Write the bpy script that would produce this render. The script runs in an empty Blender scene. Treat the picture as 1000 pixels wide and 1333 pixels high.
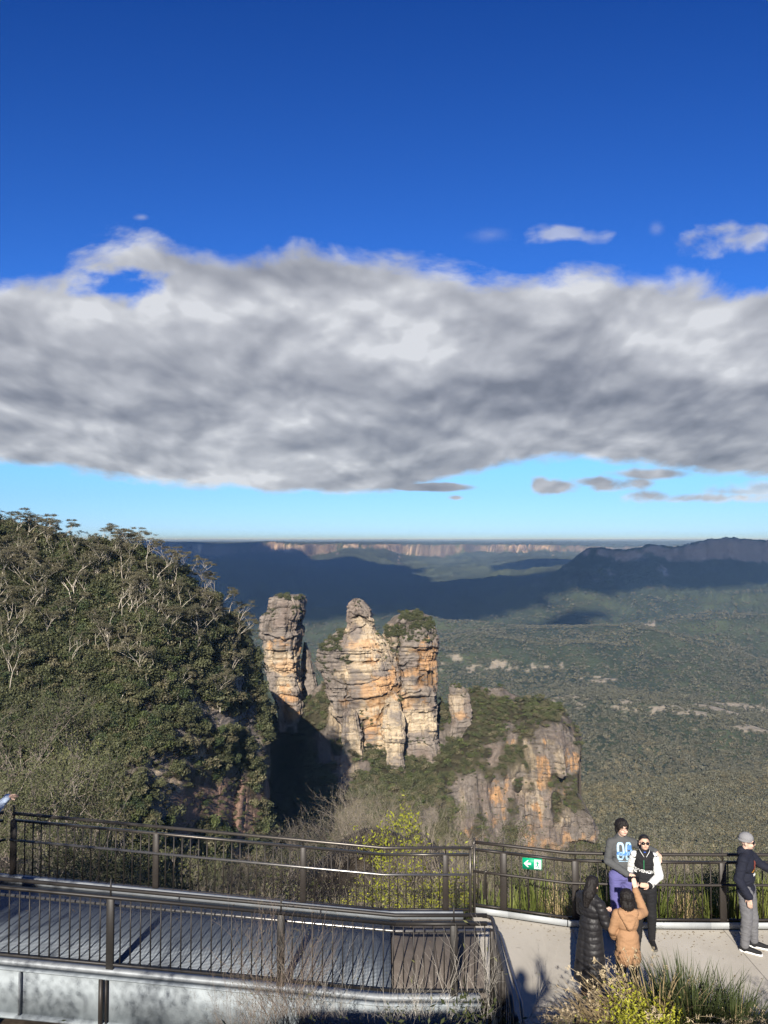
import bpy, bmesh, math, random
import numpy as np
from mathutils import Vector, Matrix, Euler
from mathutils.bvhtree import BVHTree
random.seed(7)
rng = np.random.default_rng(11)
R = math.radians
D = bpy.data
scene = bpy.context.scene
COL = scene.collection
CZ = 6.2                      # height of the eye above the lower platform
TH = math.atan(36.5 / 1000)
SUN_AZ, SUN_EL = R(9.5), R(28.2)
SUN = Vector((-math.sin(SUN_AZ) * math.cos(SUN_EL), -math.cos(SUN_AZ) * math.cos(SUN_EL), math.sin(SUN_EL)))

def rat(py):                  # height change per metre of depth on the sight line through row py
    v = (666.5 - np.asarray(py, float)) / 1000
    dy = math.cos(TH) - v * math.sin(TH); dz = math.sin(TH) + v * math.cos(TH)
    return dz / dy, dy
def at(px, py, Y):
    r, dy = rat(py)
    return np.stack([(np.asarray(px, float) - 500) / 1000 * Y / dy, np.asarray(Y, float) + 0 * r, CZ + r * Y], -1)
def atv(px, py, Y): return Vector([float(c) for c in at(px, py, Y)])
def to_px(X, Y, Z):
    r = (Z - CZ) / Y
    c, s = math.cos(TH), math.sin(TH)
    v = (r * c - s) / (c + r * s)
    dy = c - v * s
    return 500 + 1000 * X / Y * dy, 666.5 - 1000 * v

# ---------------------------------------------------------------- noise
def _h(ix, iy, iz, seed=0):
    h = (ix.astype(np.int64) * 374761393 + iy.astype(np.int64) * 668265263 + iz.astype(np.int64) * 2147483647 + seed * 974634777) & 0xFFFFFFFF
    h = ((h ^ (h >> 13)) * 1274126177) & 0xFFFFFFFF
    h = ((h ^ (h >> 16)) * 2246822519) & 0xFFFFFFFF
    return ((h ^ (h >> 15)) & 0xFFFFFF) / float(0x1000000)
def hsh(i, j=0, seed=0):
    i = np.floor(np.asarray(i, float)); j = np.floor(np.asarray(j, float)) + 0 * i
    return _h(i, j, 0 * i, seed)
def vn(x, y, z=0.0, seed=0):
    x = np.asarray(x, float); y = np.asarray(y, float) + 0 * x; z = np.asarray(z, float) + 0 * x
    ix, iy, iz = np.floor(x), np.floor(y), np.floor(z)
    fx, fy, fz = x - ix, y - iy, z - iz
    ux, uy, uz = [f * f * f * (f * (f * 6 - 15) + 10) for f in (fx, fy, fz)]
    r = 0
    for dx in (0, 1):
        for dy in (0, 1):
            for dz in (0, 1):
                w = (ux if dx else 1 - ux) * (uy if dy else 1 - uy) * (uz if dz else 1 - uz)
                r = r + w * _h(ix + dx, iy + dy, iz + dz, seed)
    return r * 2 - 1
def fbm(x, y, z=0.0, o=4, seed=0, g=0.5):
    a, f, s, t = 1.0, 1.0, 0, 0
    for k in range(o):
        s = s + a * vn(np.asarray(x) * f, np.asarray(y) * f, np.asarray(z) * f, seed + k * 17); t += a
        a *= g; f *= 2.03
    return s / t * 1.4
def sst(a, b, x):
    t = np.clip((np.asarray(x, float) - a) / (b - a), 0, 1)
    return t * t * (3 - 2 * t)
def blocky(u, w, su, sw, seed=0, wob=0.5):
    """jointed rock: beds of uneven height split into blocks, each stepped in or out; returns -1..1 and bed index"""
    ww = w / sw + 0.35 * vn(u / (su * 3), w / (sw * 4), 0, seed + 5) * wob
    ww = ww + 0.35 * np.sin(ww * 2.1) * 0.6
    k = np.floor(ww)
    uu = u / su * (0.6 + 0.9 * hsh(k, 0, seed + 1)) + 17.3 * hsh(k, 1, seed + 2) + 0.5 * vn(w / (sw * 1.5), u / su, 0, seed + 9) * wob
    c = np.floor(uu)
    fw, fu = ww - k, uu - c
    edge = np.minimum(np.minimum(fw, 1 - fw) * 5, np.minimum(fu, 1 - fu) * 7)
    v = hsh(k * 1.0, c, seed + 3) * 2 - 1
    bed = hsh(k, 0, seed + 4) * 2 - 1
    return 0.55 * v + 0.6 * bed - 0.45 * (1 - np.clip(edge, 0, 1)), k

# ---------------------------------------------------------------- objects
def tag(o, label=None, cat=None, group=None, kind=None):
    if label: o['label'] = label
    if cat: o['category'] = cat
    if group: o['group'] = group
    if kind: o['kind'] = kind
    return o
def link(o, parent=None):
    COL.objects.link(o)
    if parent is not None: o.parent = parent
    return o
def empty(name, loc=(0, 0, 0), rz=0.0):
    o = D.objects.new(name, None); o.location = loc; o.rotation_euler = (0, 0, rz); o.empty_display_size = 0.2
    return link(o)
def raw_mesh(name, V, F, cols=None, smooth=False, mats=None):
    """V (n,3) array, F (m,4) or (m,3) array"""
    V = np.ascontiguousarray(V, np.float32); F = np.ascontiguousarray(F, np.int32)
    me = D.meshes.new(name)
    k = F.shape[1]
    me.vertices.add(len(V)); me.vertices.foreach_set('co', V.ravel())
    me.loops.add(F.size); me.loops.foreach_set('vertex_index', F.ravel())
    me.polygons.add(len(F)); me.polygons.foreach_set('loop_start', np.arange(0, F.size, k, dtype=np.int32))
    me.polygons.foreach_set('loop_total', np.full(len(F), k, np.int32))
    if smooth: me.polygons.foreach_set('use_smooth', np.ones(len(F), bool))
    me.update(calc_edges=True)
    if cols is not None:
        a = me.color_attributes.new('tone', 'FLOAT_COLOR', 'POINT')
        c = np.ones((len(V), 4), np.float32); c[:, :3] = cols
        a.data.foreach_set('color', c.ravel())
    return me
def mobj(name, me, mat=None, parent=None):
    if mat is not None: me.materials.clear(); me.materials.append(mat)
    return link(D.objects.new(name, me), parent)
def grid_faces(n, m, wrap=False):
    i = np.arange(n - 1)[:, None]; j = np.arange(m if wrap else m - 1)[None, :]
    j2 = (j + 1) % m
    a = i * m + j; b = i * m + j2; c = (i + 1) * m + j2; d = (i + 1) * m + j
    return np.stack([a, b, c, d], -1).reshape(-1, 4)

class MB:
    """gathers tubes, boxes and leaf quads; build() makes ONE mesh"""
    def __init__(s): s.V = []; s.Q = []; s.T = []; s.n = 0; s.sm = False
    def add(s, v, q=(), t=()):
        o = s.n; v = np.asarray(v, float).reshape(-1, 3)
        s.V.append(v); s.n += len(v)
        if len(q): s.Q.append(np.asarray(q) + o)
        if len(t): s.T.append(np.asarray(t) + o)
        return s
    def box(s, c, d, rz=0.0, M=None, bev=0.0):
        x, y, z = [k / 2 for k in d]
        if bev > 0:
            b = bev
            pts = []
            for sx in (-1, 1):
                for sy in (-1, 1):
                    for sz in (-1, 1):
                        pts += [(sx * x, sy * (y - b), sz * (z - b)), (sx * (x - b), sy * y, sz * (z - b)), (sx * (x - b), sy * (y - b), sz * z)]
            bm = bmesh.new()
            for p in pts: bm.verts.new(p)
            bmesh.ops.convex_hull(bm, input=bm.verts)
            bm.verts.index_update()
            v = np.array([w.co[:] for w in bm.verts]); tri = []
            for f in bm.faces:
                ids = [w.index for w in f.verts]
                for k in range(1, len(ids) - 1): tri.append((ids[0], ids[k], ids[k + 1]))
            bm.free(); q = ()
        else:
            v = np.array([(a * x, b * y, e * z) for e in (-1, 1) for a, b in ((-1, -1), (1, -1), (1, 1), (-1, 1))])
            q = [(3, 2, 1, 0), (4, 5, 6, 7), (0, 1, 5, 4), (1, 2, 6, 5), (2, 3, 7, 6), (3, 0, 4, 7)]; tri = ()
        if rz:
            c_, s_ = math.cos(rz), math.sin(rz)
            v = v @ np.array([[c_, s_, 0], [-s_, c_, 0], [0, 0, 1]])
        if M is not None: v = v @ np.array(M.to_3x3()).T
        return s.add(v + np.asarray(c, float), q, tri)
    def tube(s, pts, r, n=6, cap=True):
        pts = [Vector(p) for p in pts]; k = len(pts)
        rr = r if hasattr(r, '__len__') else [r] * k
        up = None; V = []
        for i, p in enumerate(pts):
            t = (pts[min(i + 1, k - 1)] - pts[max(i - 1, 0)])
            if t.length < 1e-9: t = Vector((0, 0, 1))
            t.normalize()
            if up is None:
                up = t.orthogonal().normalized()
            else:
                up = (up - t * up.dot(t))
                up = up.normalized() if up.length > 1e-6 else t.orthogonal().normalized()
            w = t.cross(up)
            for j in range(n):
                a = 2 * math.pi * j / n
                V.append(p + (up * math.cos(a) + w * math.sin(a)) * rr[i])
        q = [(i * n + j, i * n + (j + 1) % n, (i + 1) * n + (j + 1) % n, (i + 1) * n + j) for i in range(k - 1) for j in range(n)]
        t = []
        if cap:
            for base, rev in ((0, 1), ((k - 1) * n, 0)):
                for j in range(1, n - 1):
                    t.append((base, base + j + 1, base + j) if rev else (base, base + j, base + j + 1))
        return s.add([v[:] for v in V], q, t)
    def leaves(s, C, size, dirs=None, aspect=0.5, rg=None, flat=0.0):
        """C (n,3) centres; quads of random facing"""
        rg = rg or rng; C = np.asarray(C, float); n = len(C)
        size = np.broadcast_to(size, (n,))[:, None]
        a = rg.normal(size=(n, 3)) if dirs is None else np.asarray(dirs, float)
        a /= np.linalg.norm(a, axis=1, keepdims=True) + 1e-9
        b = rg.normal(size=(n, 3)); b[:, 2] *= (1 - flat)
        b -= a * (a * b).sum(1, keepdims=True); b /= np.linalg.norm(b, axis=1, keepdims=True) + 1e-9
        h = aspect
        v = np.stack([C - a * size / 2, C + b * size * h / 2, C + a * size / 2, C - b * size * h / 2], 1).reshape(-1, 3)
        q = np.arange(4 * n).reshape(n, 4)
        return s.add(v, q)
    def blade(s, p0, d, L, w, droop, n=4, side=None):
        p0 = Vector(p0); d = Vector(d).normalized()
        side = side or d.cross(Vector((0, 0, 1)))
        if side.length < 1e-3: side = Vector((1, 0, 0))
        side = Vector(side).normalized()
        V = []; p = p0.copy(); dd = d.copy()
        for i in range(n + 1):
            t = i / n
            ww = w * (1 - t ** 2) * (0.7 + 0.6 * t)
            V += [(p - side * ww / 2)[:], (p + side * ww / 2)[:]]
            p = p + dd * (L / n)
            dd = (dd + Vector((d.x, d.y, 0)) * droop * 0.3 - Vector((0, 0, droop / n * (1 + t)))).normalized()
        return s.add(V, [(2 * i, 2 * i + 1, 2 * i + 3, 2 * i + 2) for i in range(n)])
    def mesh(s, name='shape', smooth=False):
        V = np.concatenate(s.V) if s.V else np.zeros((0, 3))
        me = D.meshes.new(name)
        Q = np.concatenate(s.Q) if s.Q else np.zeros((0, 4), int)
        T = np.concatenate(s.T) if s.T else np.zeros((0, 3), int)
        me.vertices.add(len(V)); me.vertices.foreach_set('co', V.astype(np.float32).ravel())
        nl = Q.size + T.size
        me.loops.add(nl); me.loops.foreach_set('vertex_index', np.concatenate([Q.ravel(), T.ravel()]).astype(np.int32))
        me.polygons.add(len(Q) + len(T))
        tot = np.concatenate([np.full(len(Q), 4), np.full(len(T), 3)]).astype(np.int32)
        me.polygons.foreach_set('loop_start', np.concatenate([[0], np.cumsum(tot)[:-1]]).astype(np.int32))
        me.polygons.foreach_set('loop_total', tot)
        if smooth or s.sm: me.polygons.foreach_set('use_smooth', np.ones(len(tot), bool))
        me.update(calc_edges=True); return me
    def build(s, name, mat, parent=None, smooth=False):
        return mobj(name, s.mesh(name, smooth), mat, parent)

# ---------------------------------------------------------------- materials
class NT:
    def __init__(s, name):
        s.m = D.materials.new(name); s.m.use_nodes = True
        s.t = s.m.node_tree; s.t.nodes.clear(); s.out = s.n('ShaderNodeOutputMaterial')
    def n(s, typ, ins=None, **kw):
        nd = s.t.nodes.new(typ)
        for k, v in kw.items(): setattr(nd, k, v)
        for k, v in (ins or {}).items():
            if hasattr(v, 'is_output') or isinstance(v, bpy.types.NodeSocket): s.t.links.new(v, nd.inputs[k])
            else:
                if hasattr(v, '__len__') and len(v) == 3 and nd.inputs[k].type == 'RGBA': v = (*v, 1)
                nd.inputs[k].default_value = v
        return nd
    def math(s, op, a, b=0.0, c=None, clamp=False):
        nd = s.n('ShaderNodeMath', operation=op, use_clamp=clamp)
        for i, v in enumerate((a, b) if c is None else (a, b, c)):
            if isinstance(v, bpy.types.NodeSocket): s.t.links.new(v, nd.inputs[i])
            else: nd.inputs[i].default_value = v
        return nd.outputs[0]
    def mix(s, f, a, b, blend='MIX'):
        nd = s.n('ShaderNodeMix', data_type='RGBA', blend_type=blend)
        for i, v in ((0, f), (6, a), (7, b)):
            if isinstance(v, bpy.types.NodeSocket): s.t.links.new(v, nd.inputs[i])
            else: nd.inputs[i].default_value = (*v, 1) if hasattr(v, '__len__') else v
        return nd.outputs[2]
    def ramp(s, f, stops, interp='LINEAR'):
        nd = s.n('ShaderNodeValToRGB'); nd.color_ramp.interpolation = interp
        e = nd.color_ramp.elements
        while len(e) < len(stops): e.new(0.5)
        for el, (p, c) in zip(e, stops):
            el.position = p; el.color = (*c, 1) if hasattr(c, '__len__') else (c, c, c, 1)
        if isinstance(f, bpy.types.NodeSocket): s.t.links.new(f, nd.inputs[0])
        return nd.outputs[0]
    def noise(s, scale, detail=4, rough=0.55, vec=None, dist=0.0, typ='FBM'):
        nd = s.n('ShaderNodeTexNoise', {'Scale': scale, 'Detail': detail, 'Roughness': rough, 'Distortion': dist})
        if vec is not None: s.t.links.new(vec, nd.inputs['Vector'])
        return nd.outputs[0]
    def obj(s, scale=None):
        c = s.n('ShaderNodeTexCoord').outputs['Object']
        if scale is None: return c
        return s.n('ShaderNodeMapping', {'Vector': c, 'Scale': scale}).outputs[0]
    def bump(s, h, strength=0.3, dist=0.02):
        return s.n('ShaderNodeBump', {'Height': h, 'Strength': strength, 'Distance': dist}).outputs[0]
    def surf(s, sock): s.t.links.new(sock, s.out.inputs['Surface']); return s.m
    def princ(s, col, rough=0.8, metal=0.0, nrm=None, spec=0.3):
        i = {'Base Color': col, 'Roughness': rough, 'Metallic': metal, 'Specular IOR Level': spec}
        if nrm is not None: i['Normal'] = nrm
        return s.n('ShaderNodeBsdfPrincipled', i).outputs[0]

def mat_plain(name, col, rough=0.7, metal=0.0, var=0.12, scale=30, bump=0.15, spec=0.3):
    t = NT(name)
    nz = t.noise(scale, 4, 0.6, t.obj())
    c = t.mix(nz, tuple(max(0, k * (1 - var * 1.5)) for k in col), tuple(min(1, k * (1 + var)) for k in col))
    return t.surf(t.princ(c, rough, metal, t.bump(nz, bump, 0.01), spec))
def mat_leaf(name, c0, c1, trans=0.25, rnd=0.7, rough=0.55, spec=0.25, ns=0.9):
    """foliage between two tones; one tone per plant or per copy, mottled over the crown"""
    t = NT(name)
    r = t.n('ShaderNodeObjectInfo').outputs['Random']
    nz = t.noise(ns, 4, 0.6, t.n('ShaderNodeNewGeometry').outputs['Position'])
    f = t.math('ADD', t.math('MULTIPLY', r, rnd), t.math('MULTIPLY', nz, 1.2 - rnd), clamp=True)
    c = t.mix(f, c0, c1)
    b = t.princ(c, rough, 0, None, spec)
    tr = t.n('ShaderNodeBsdfTranslucent', {'Color': c}).outputs[0]
    mx = t.n('ShaderNodeMixShader', {0: trans, 1: b, 2: tr})
    return t.surf(mx.outputs[0])
def mat_tone(name, nscale=0.6, bump=0.6, bdist=0.5, rough=0.9, var=0.35):
    """rock or ground whose colour is the mesh's own tone layer, broken up by noise"""
    t = NT(name)
    a = t.n('ShaderNodeVertexColor', layer_name='tone').outputs[0]
    p = t.n('ShaderNodeNewGeometry').outputs['Position']
    nz = t.noise(nscale, 6, 0.65, p)
    nz2 = t.noise(nscale * 4, 4, 0.6, t.n('ShaderNodeMapping', {'Vector': p, 'Scale': (1, 1, 2.5)}).outputs[0])
    k = t.math('ADD', t.math('MULTIPLY', nz, var * 1.6), 1 - var * 0.8)
    k = t.math('MULTIPLY', k, t.math('ADD', t.math('MULTIPLY', nz2, var), 1 - var * 0.5))
    c = t.mix(1.0, a, t.n('ShaderNodeCombineColor', {0: k, 1: k, 2: k}).outputs[0], 'MULTIPLY')
    return t.surf(t.princ(c, rough, 0, t.bump(t.math('ADD', nz, nz2), bump, bdist), 0.15))

# ---------------------------------------------------------------- camera, sun, sky
cam = D.cameras.new('camera'); co = link(D.objects.new('camera', cam))
co.location = (0, 0, CZ); co.rotation_euler = (math.pi / 2 + TH, 0, 0)
cam.sensor_fit = 'VERTICAL'; cam.sensor_height = 36; cam.lens = 36 * 1000 / 1333
cam.clip_start = 0.05; cam.clip_end = 200000
scene.camera = co
sl = D.lights.new('sun', 'SUN'); sl.energy = 5.0; sl.angle = R(0.53); sl.color = (1.0, 0.94, 0.84)
so = link(D.objects.new('sun', sl)); so.rotation_euler = SUN.to_track_quat('Z', 'Y').to_euler()
scene.view_settings.view_transform = 'Standard'; scene.view_settings.look = 'None'
scene.view_settings.exposure = 0.68; scene.view_settings.gamma = 1.0
try: scene.view_settings.use_curve_mapping = False
except Exception: pass
scene.render.engine = 'CYCLES'
cy = scene.cycles
cy.use_denoising = True
try: cy.denoiser = 'OPENIMAGEDENOISE'; cy.denoising_input_passes = 'RGB'
except Exception: pass
cy.max_bounces = 4; cy.diffuse_bounces = 2; cy.glossy_bounces = 2; cy.transmission_bounces = 2; cy.volume_bounces = 0; cy.transparent_max_bounces = 8
cy.use_adaptive_sampling = True; cy.adaptive_threshold = 0.008
cy.sample_clamp_indirect = 4

def build_world():
    w = D.worlds.new('World'); scene.world = w; w.use_nodes = True
    t = NT.__new__(NT); t.t = w.node_tree; t.t.nodes.clear()
    out = t.n('ShaderNodeOutputWorld')
    sky = t.n('ShaderNodeTexSky', sky_type='NISHITA', sun_disc=False, sun_elevation=SUN_EL, sun_rotation=R(180) + SUN_AZ)
    sky.altitude = 960; sky.air_density = 1.0; sky.dust_density = 0.15; sky.ozone_density = 2.0
    g = t.n('ShaderNodeTexCoord').outputs['Generated']
    sp = t.n('ShaderNodeSeparateXYZ', {0: g})
    x, y, z = sp.outputs
    ya = t.math('MAXIMUM', t.math('ABSOLUTE', y), 0.15)
    az = t.math('DIVIDE', x, ya); el = t.math('DIVIDE', z, ya)
    elp = t.math('ADD', t.math('MAXIMUM', el, 0.0), 0.42)
    # deeper blue aloft, paler towards the horizon, as the photograph's air shows it
    up = t.math('MULTIPLY', t.math('ADD', el, 0.0), 1.0, clamp=True)
    tint = t.ramp(up, [(0.0, (0.42, 0.70, 1.30)), (0.02, (0.43, 0.70, 1.26)), (0.06, (0.44, 0.74, 1.18)), (0.10, (0.48, 0.86, 1.22)), (0.18, (0.42, 0.80, 1.28)), (0.33, (0.22, 0.60, 1.34)), (0.75, (0.10, 0.40, 1.08)), (1.0, (0.12, 0.42, 1.0))])
    skc = t.mix(1.0, sky.outputs[0], tint, 'MULTIPLY')
    SHX, SHY = 9.1, 0.6
    # cloud sheet: noise laid on a level deck seen in perspective
    def deck(ox, oy, sx=1.0, sy=1.0):
        ox, oy = ox + SHX, oy + SHY
        px = t.math('ADD', t.math('MULTIPLY', t.math('DIVIDE', az, elp), sx), ox)
        py = t.math('ADD', t.math('MULTIPLY', t.math('DIVIDE', 1.0, elp), sy), oy)
        return t.n('ShaderNodeCombineXYZ', {0: px, 1: py, 2: 0.0}).outputs[0]
    def fb(v, s, d=7, r=0.55, dist=0.0): return t.noise(s, d, r, v, dist)
    def puff(ox, oy, sc, det=3.0):
        v = deck(ox, oy)
        wob = t.n('ShaderNodeTexNoise', {'Vector': v, 'Scale': 3.6, 'Detail': 5, 'Roughness': 0.5}).outputs[1]
        v = t.n('ShaderNodeVectorMath', {0: v, 1: t.n('ShaderNodeVectorMath', {0: wob, 3: 0.19}, operation='SCALE').outputs[0]}, operation='ADD').outputs[0]
        nd = t.n('ShaderNodeTexVoronoi', {'Vector': v, 'Scale': sc, 'Smoothness': 0.7, 'Detail': det, 'Roughness': 0.5, 'Lacunarity': 2.1}, feature='SMOOTH_F1', voronoi_dimensions='2D')
        return t.math('SUBTRACT', 0.9, nd.outputs['Distance'])
    def hgt(ox, oy):
        return t.math('ADD', t.math('MULTIPLY', fb(deck(ox, oy), 2.7, 5, 0.45, 0.1), 1.1), t.math('MULTIPLY', puff(ox, oy, 3.2, 3.0), 0.42))
    d0 = hgt(3.1, 1.7); d1 = hgt(3.1 - 0.010, 1.7 - 0.045)
    big = fb(deck(8.0, 4.0), 1.4, 3, 0.5, 0.3)
    fine = fb(deck(1.0, 2.0), 6, 8, 0.6, 0.3)
    angv = t.n('ShaderNodeCombineXYZ', {0: az, 1: t.math('MULTIPLY', el, 1.5), 2: 0.0}).outputs[0]
    e1 = fb(angv, 5.0, 8, 0.62, 0.4); e2 = fb(angv, 14.0, 6, 0.5, 0.2)
    def fcurve(v, pts):     # v in px/1000 -> curve
        nd = t.n('ShaderNodeFloatCurve'); c = nd.mapping.curves[0]
        for i, (a, b) in enumerate(pts):
            if i < 2: c.points[i].location = (a, b)
            else: c.points.new(a, b)
        nd.mapping.update()
        if isinstance(v, bpy.types.NodeSocket): t.t.links.new(v, nd.inputs['Value'])
        return nd.outputs[0]
    u = t.math('ADD', az, 0.5, clamp=True)
    top = fcurve(u, [(0.0, .345), (.06, .35), (.1, .385), (.2, .395), (.27, .372), (.36, .38), (.42, .392), (.5, .37), (.56, .362), (.7, .352), (.8, .352), (.9, .347), (1.0, .34)])
    bot = fcurve(u, [(0.0, .092), (.12, .083), (.22, .068), (.33, .065), (.5, .064), (.56, .078), (.62, .092), (.7, .098), (.85, .092), (1.0, .088)])
    ne = t.math('SUBTRACT', t.math('ADD', t.math('MULTIPLY', e1, 0.75), t.math('MULTIPLY', e2, 0.25)), 0.5)
    mt = t.math('ADD', t.math('SUBTRACT', top, el), t.math('MULTIPLY', ne, 0.16))
    mt = t.math('DIVIDE', t.math('ADD', mt, 0.008), 0.034, clamp=True)
    nb = t.math('SUBTRACT', fb(deck(0, 0, 1.0, 1.0), 2.6, 7, 0.6), 0.5)
    mb = t.math('ADD', t.math('SUBTRACT', el, bot), t.math('MULTIPLY', nb, 0.075))
    mb = t.math('DIVIDE', t.math('ADD', mb, 0.004), 0.014, clamp=True)
    m = t.math('MULTIPLY', mt, mb)
    def blob(cx, cy, rx, ry, k=1.0, nz=0.9):   # soft patch centred on px,py
        a = t.math('DIVIDE', t.math('SUBTRACT', az, (cx - 500) / 1000), rx / 1000)
        b = t.math('DIVIDE', t.math('SUBTRACT', el, (703 - cy) / 1000), ry / 1000)
        r = t.math('SQRT', t.math('ADD', t.math('MULTIPLY', a, a), t.math('MULTIPLY', b, b)))
        r = t.math('ADD', r, t.math('MULTIPLY', t.math('SUBTRACT', e2, 0.5), nz * 2.4))
        return t.math('MULTIPLY', t.math('SUBTRACT', 1.25, r, clamp=True), k, clamp=True)
    hole = blob(150, 372, 56, 24, 1.1, 1.5)
    m = t.math('MULTIPLY', m, t.math('SUBTRACT', 1.0, hole, clamp=True))
    for bl in ((545, 634, 75, 5, 1.6), (735, 301, 36, 11, 0.55, 2.2), (960, 308, 58, 20, 0.65, 2.2), (728, 634, 32, 10, 1.3, 1.9), (790, 627, 48, 9, 1.1, 2.0), (930, 648, 95, 8, 0.9, 2.2), (965, 640, 65, 9, 0.7, 2.2), (594, 648, 9, 3, .9), (180, 277, 12, 5, .35), (640, 300, 30, 12, .25), (860, 292, 12, 12, .25), (850, 617, 60, 8, 1.2)):
        m = t.math('MAXIMUM', m, blob(*bl))
    # streaks of thin far cloud just above the horizon
    hz = t.n('ShaderNodeCombineXYZ', {0: t.math('MULTIPLY', az, 3.0), 1: t.math('MULTIPLY', el, 60.0), 2: 0.0}).outputs[0]
    hs = t.math('MULTIPLY', t.math('SUBTRACT', t.noise(2.2, 5, 0.6, hz), 0.52), 3.0, clamp=True)
    band = t.math('MULTIPLY', t.math('DIVIDE', t.math('SUBTRACT', 0.045, el, clamp=True), 0.05, clamp=True), t.math('MULTIPLY', u, 0.8))
    m = t.math('MAXIMUM', m, t.math('MULTIPLY', hs, band))
    m = t.n('ShaderNodeMapRange', {0: m, 1: 0.0, 2: 1.0, 3: 0.0, 4: 1.0}, interpolation_type='SMOOTHSTEP').outputs[0]
    # light on the cloud: sides turned to the low sun are bright, the thick middle is grey
    slope = t.math('MULTIPLY', t.math('SUBTRACT', d0, d1), 2.3)
    thick = fcurve(t.math('MULTIPLY', el, 2.0, clamp=True), [(0, .74), (.12, .70), (.2, .56), (.32, .42), (.45, .52), (.58, .64), (.68, .72), (.8, .9), (1, 1)])
    br = t.math('ADD', thick, slope)
    br = t.math('ADD', br, t.math('MULTIPLY', t.math('SUBTRACT', big, 0.5), 0.75))
    br = t.math('ADD', br, t.math('MULTIPLY', t.math('SUBTRACT', d0, 0.62), 0.9))
    br = t.math('ADD', br, t.math('MULTIPLY', t.math('SUBTRACT', fine, 0.5), 0.22))
    br = t.math('ADD', br, t.math('MULTIPLY', t.math('SUBTRACT', e2, 0.5), 0.18))
    br = t.math('SUBTRACT', br, t.math('MULTIPLY', blob(690, 520, 210, 50, 1.0, .3), 0.22))
    br = t.math('ADD', br, t.math('MULTIPLY', blob(500, 455, 110, 40, 1.0, .9), 0.05))
    br = t.math('ADD', t.math('MULTIPLY', t.math('SUBTRACT', br, 0.55), 0.86), 0.59)
    br = t.math('ADD', br, t.math('MULTIPLY', t.math('SUBTRACT', 1.0, m, clamp=True), 0.25), clamp=True)
    cc = t.ramp(br, [(0.0, (.22, .24, .29)), (0.25, (.31, .33, .385)), (0.5, (.43, .45, .50)), (0.75, (.57, .59, .64)), (0.92, (.70, .72, .76)), (1.0, (.80, .82, .86))])
    bg1 = t.n('ShaderNodeBackground', {0: skc, 1: 0.069}); bg2 = t.n('ShaderNodeBackground', {0: cc, 1: 0.56})
    mx = t.n('ShaderNodeMixShader', {0: t.math('MULTIPLY', m, 0.97), 1: bg1.outputs[0], 2: bg2.outputs[0]})
    t.t.links.new(mx.outputs[0], out.inputs[0])
    w.cycles.sampling_method = 'MANUAL'; w.cycles.sample_map_resolution = 512
build_world()
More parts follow.
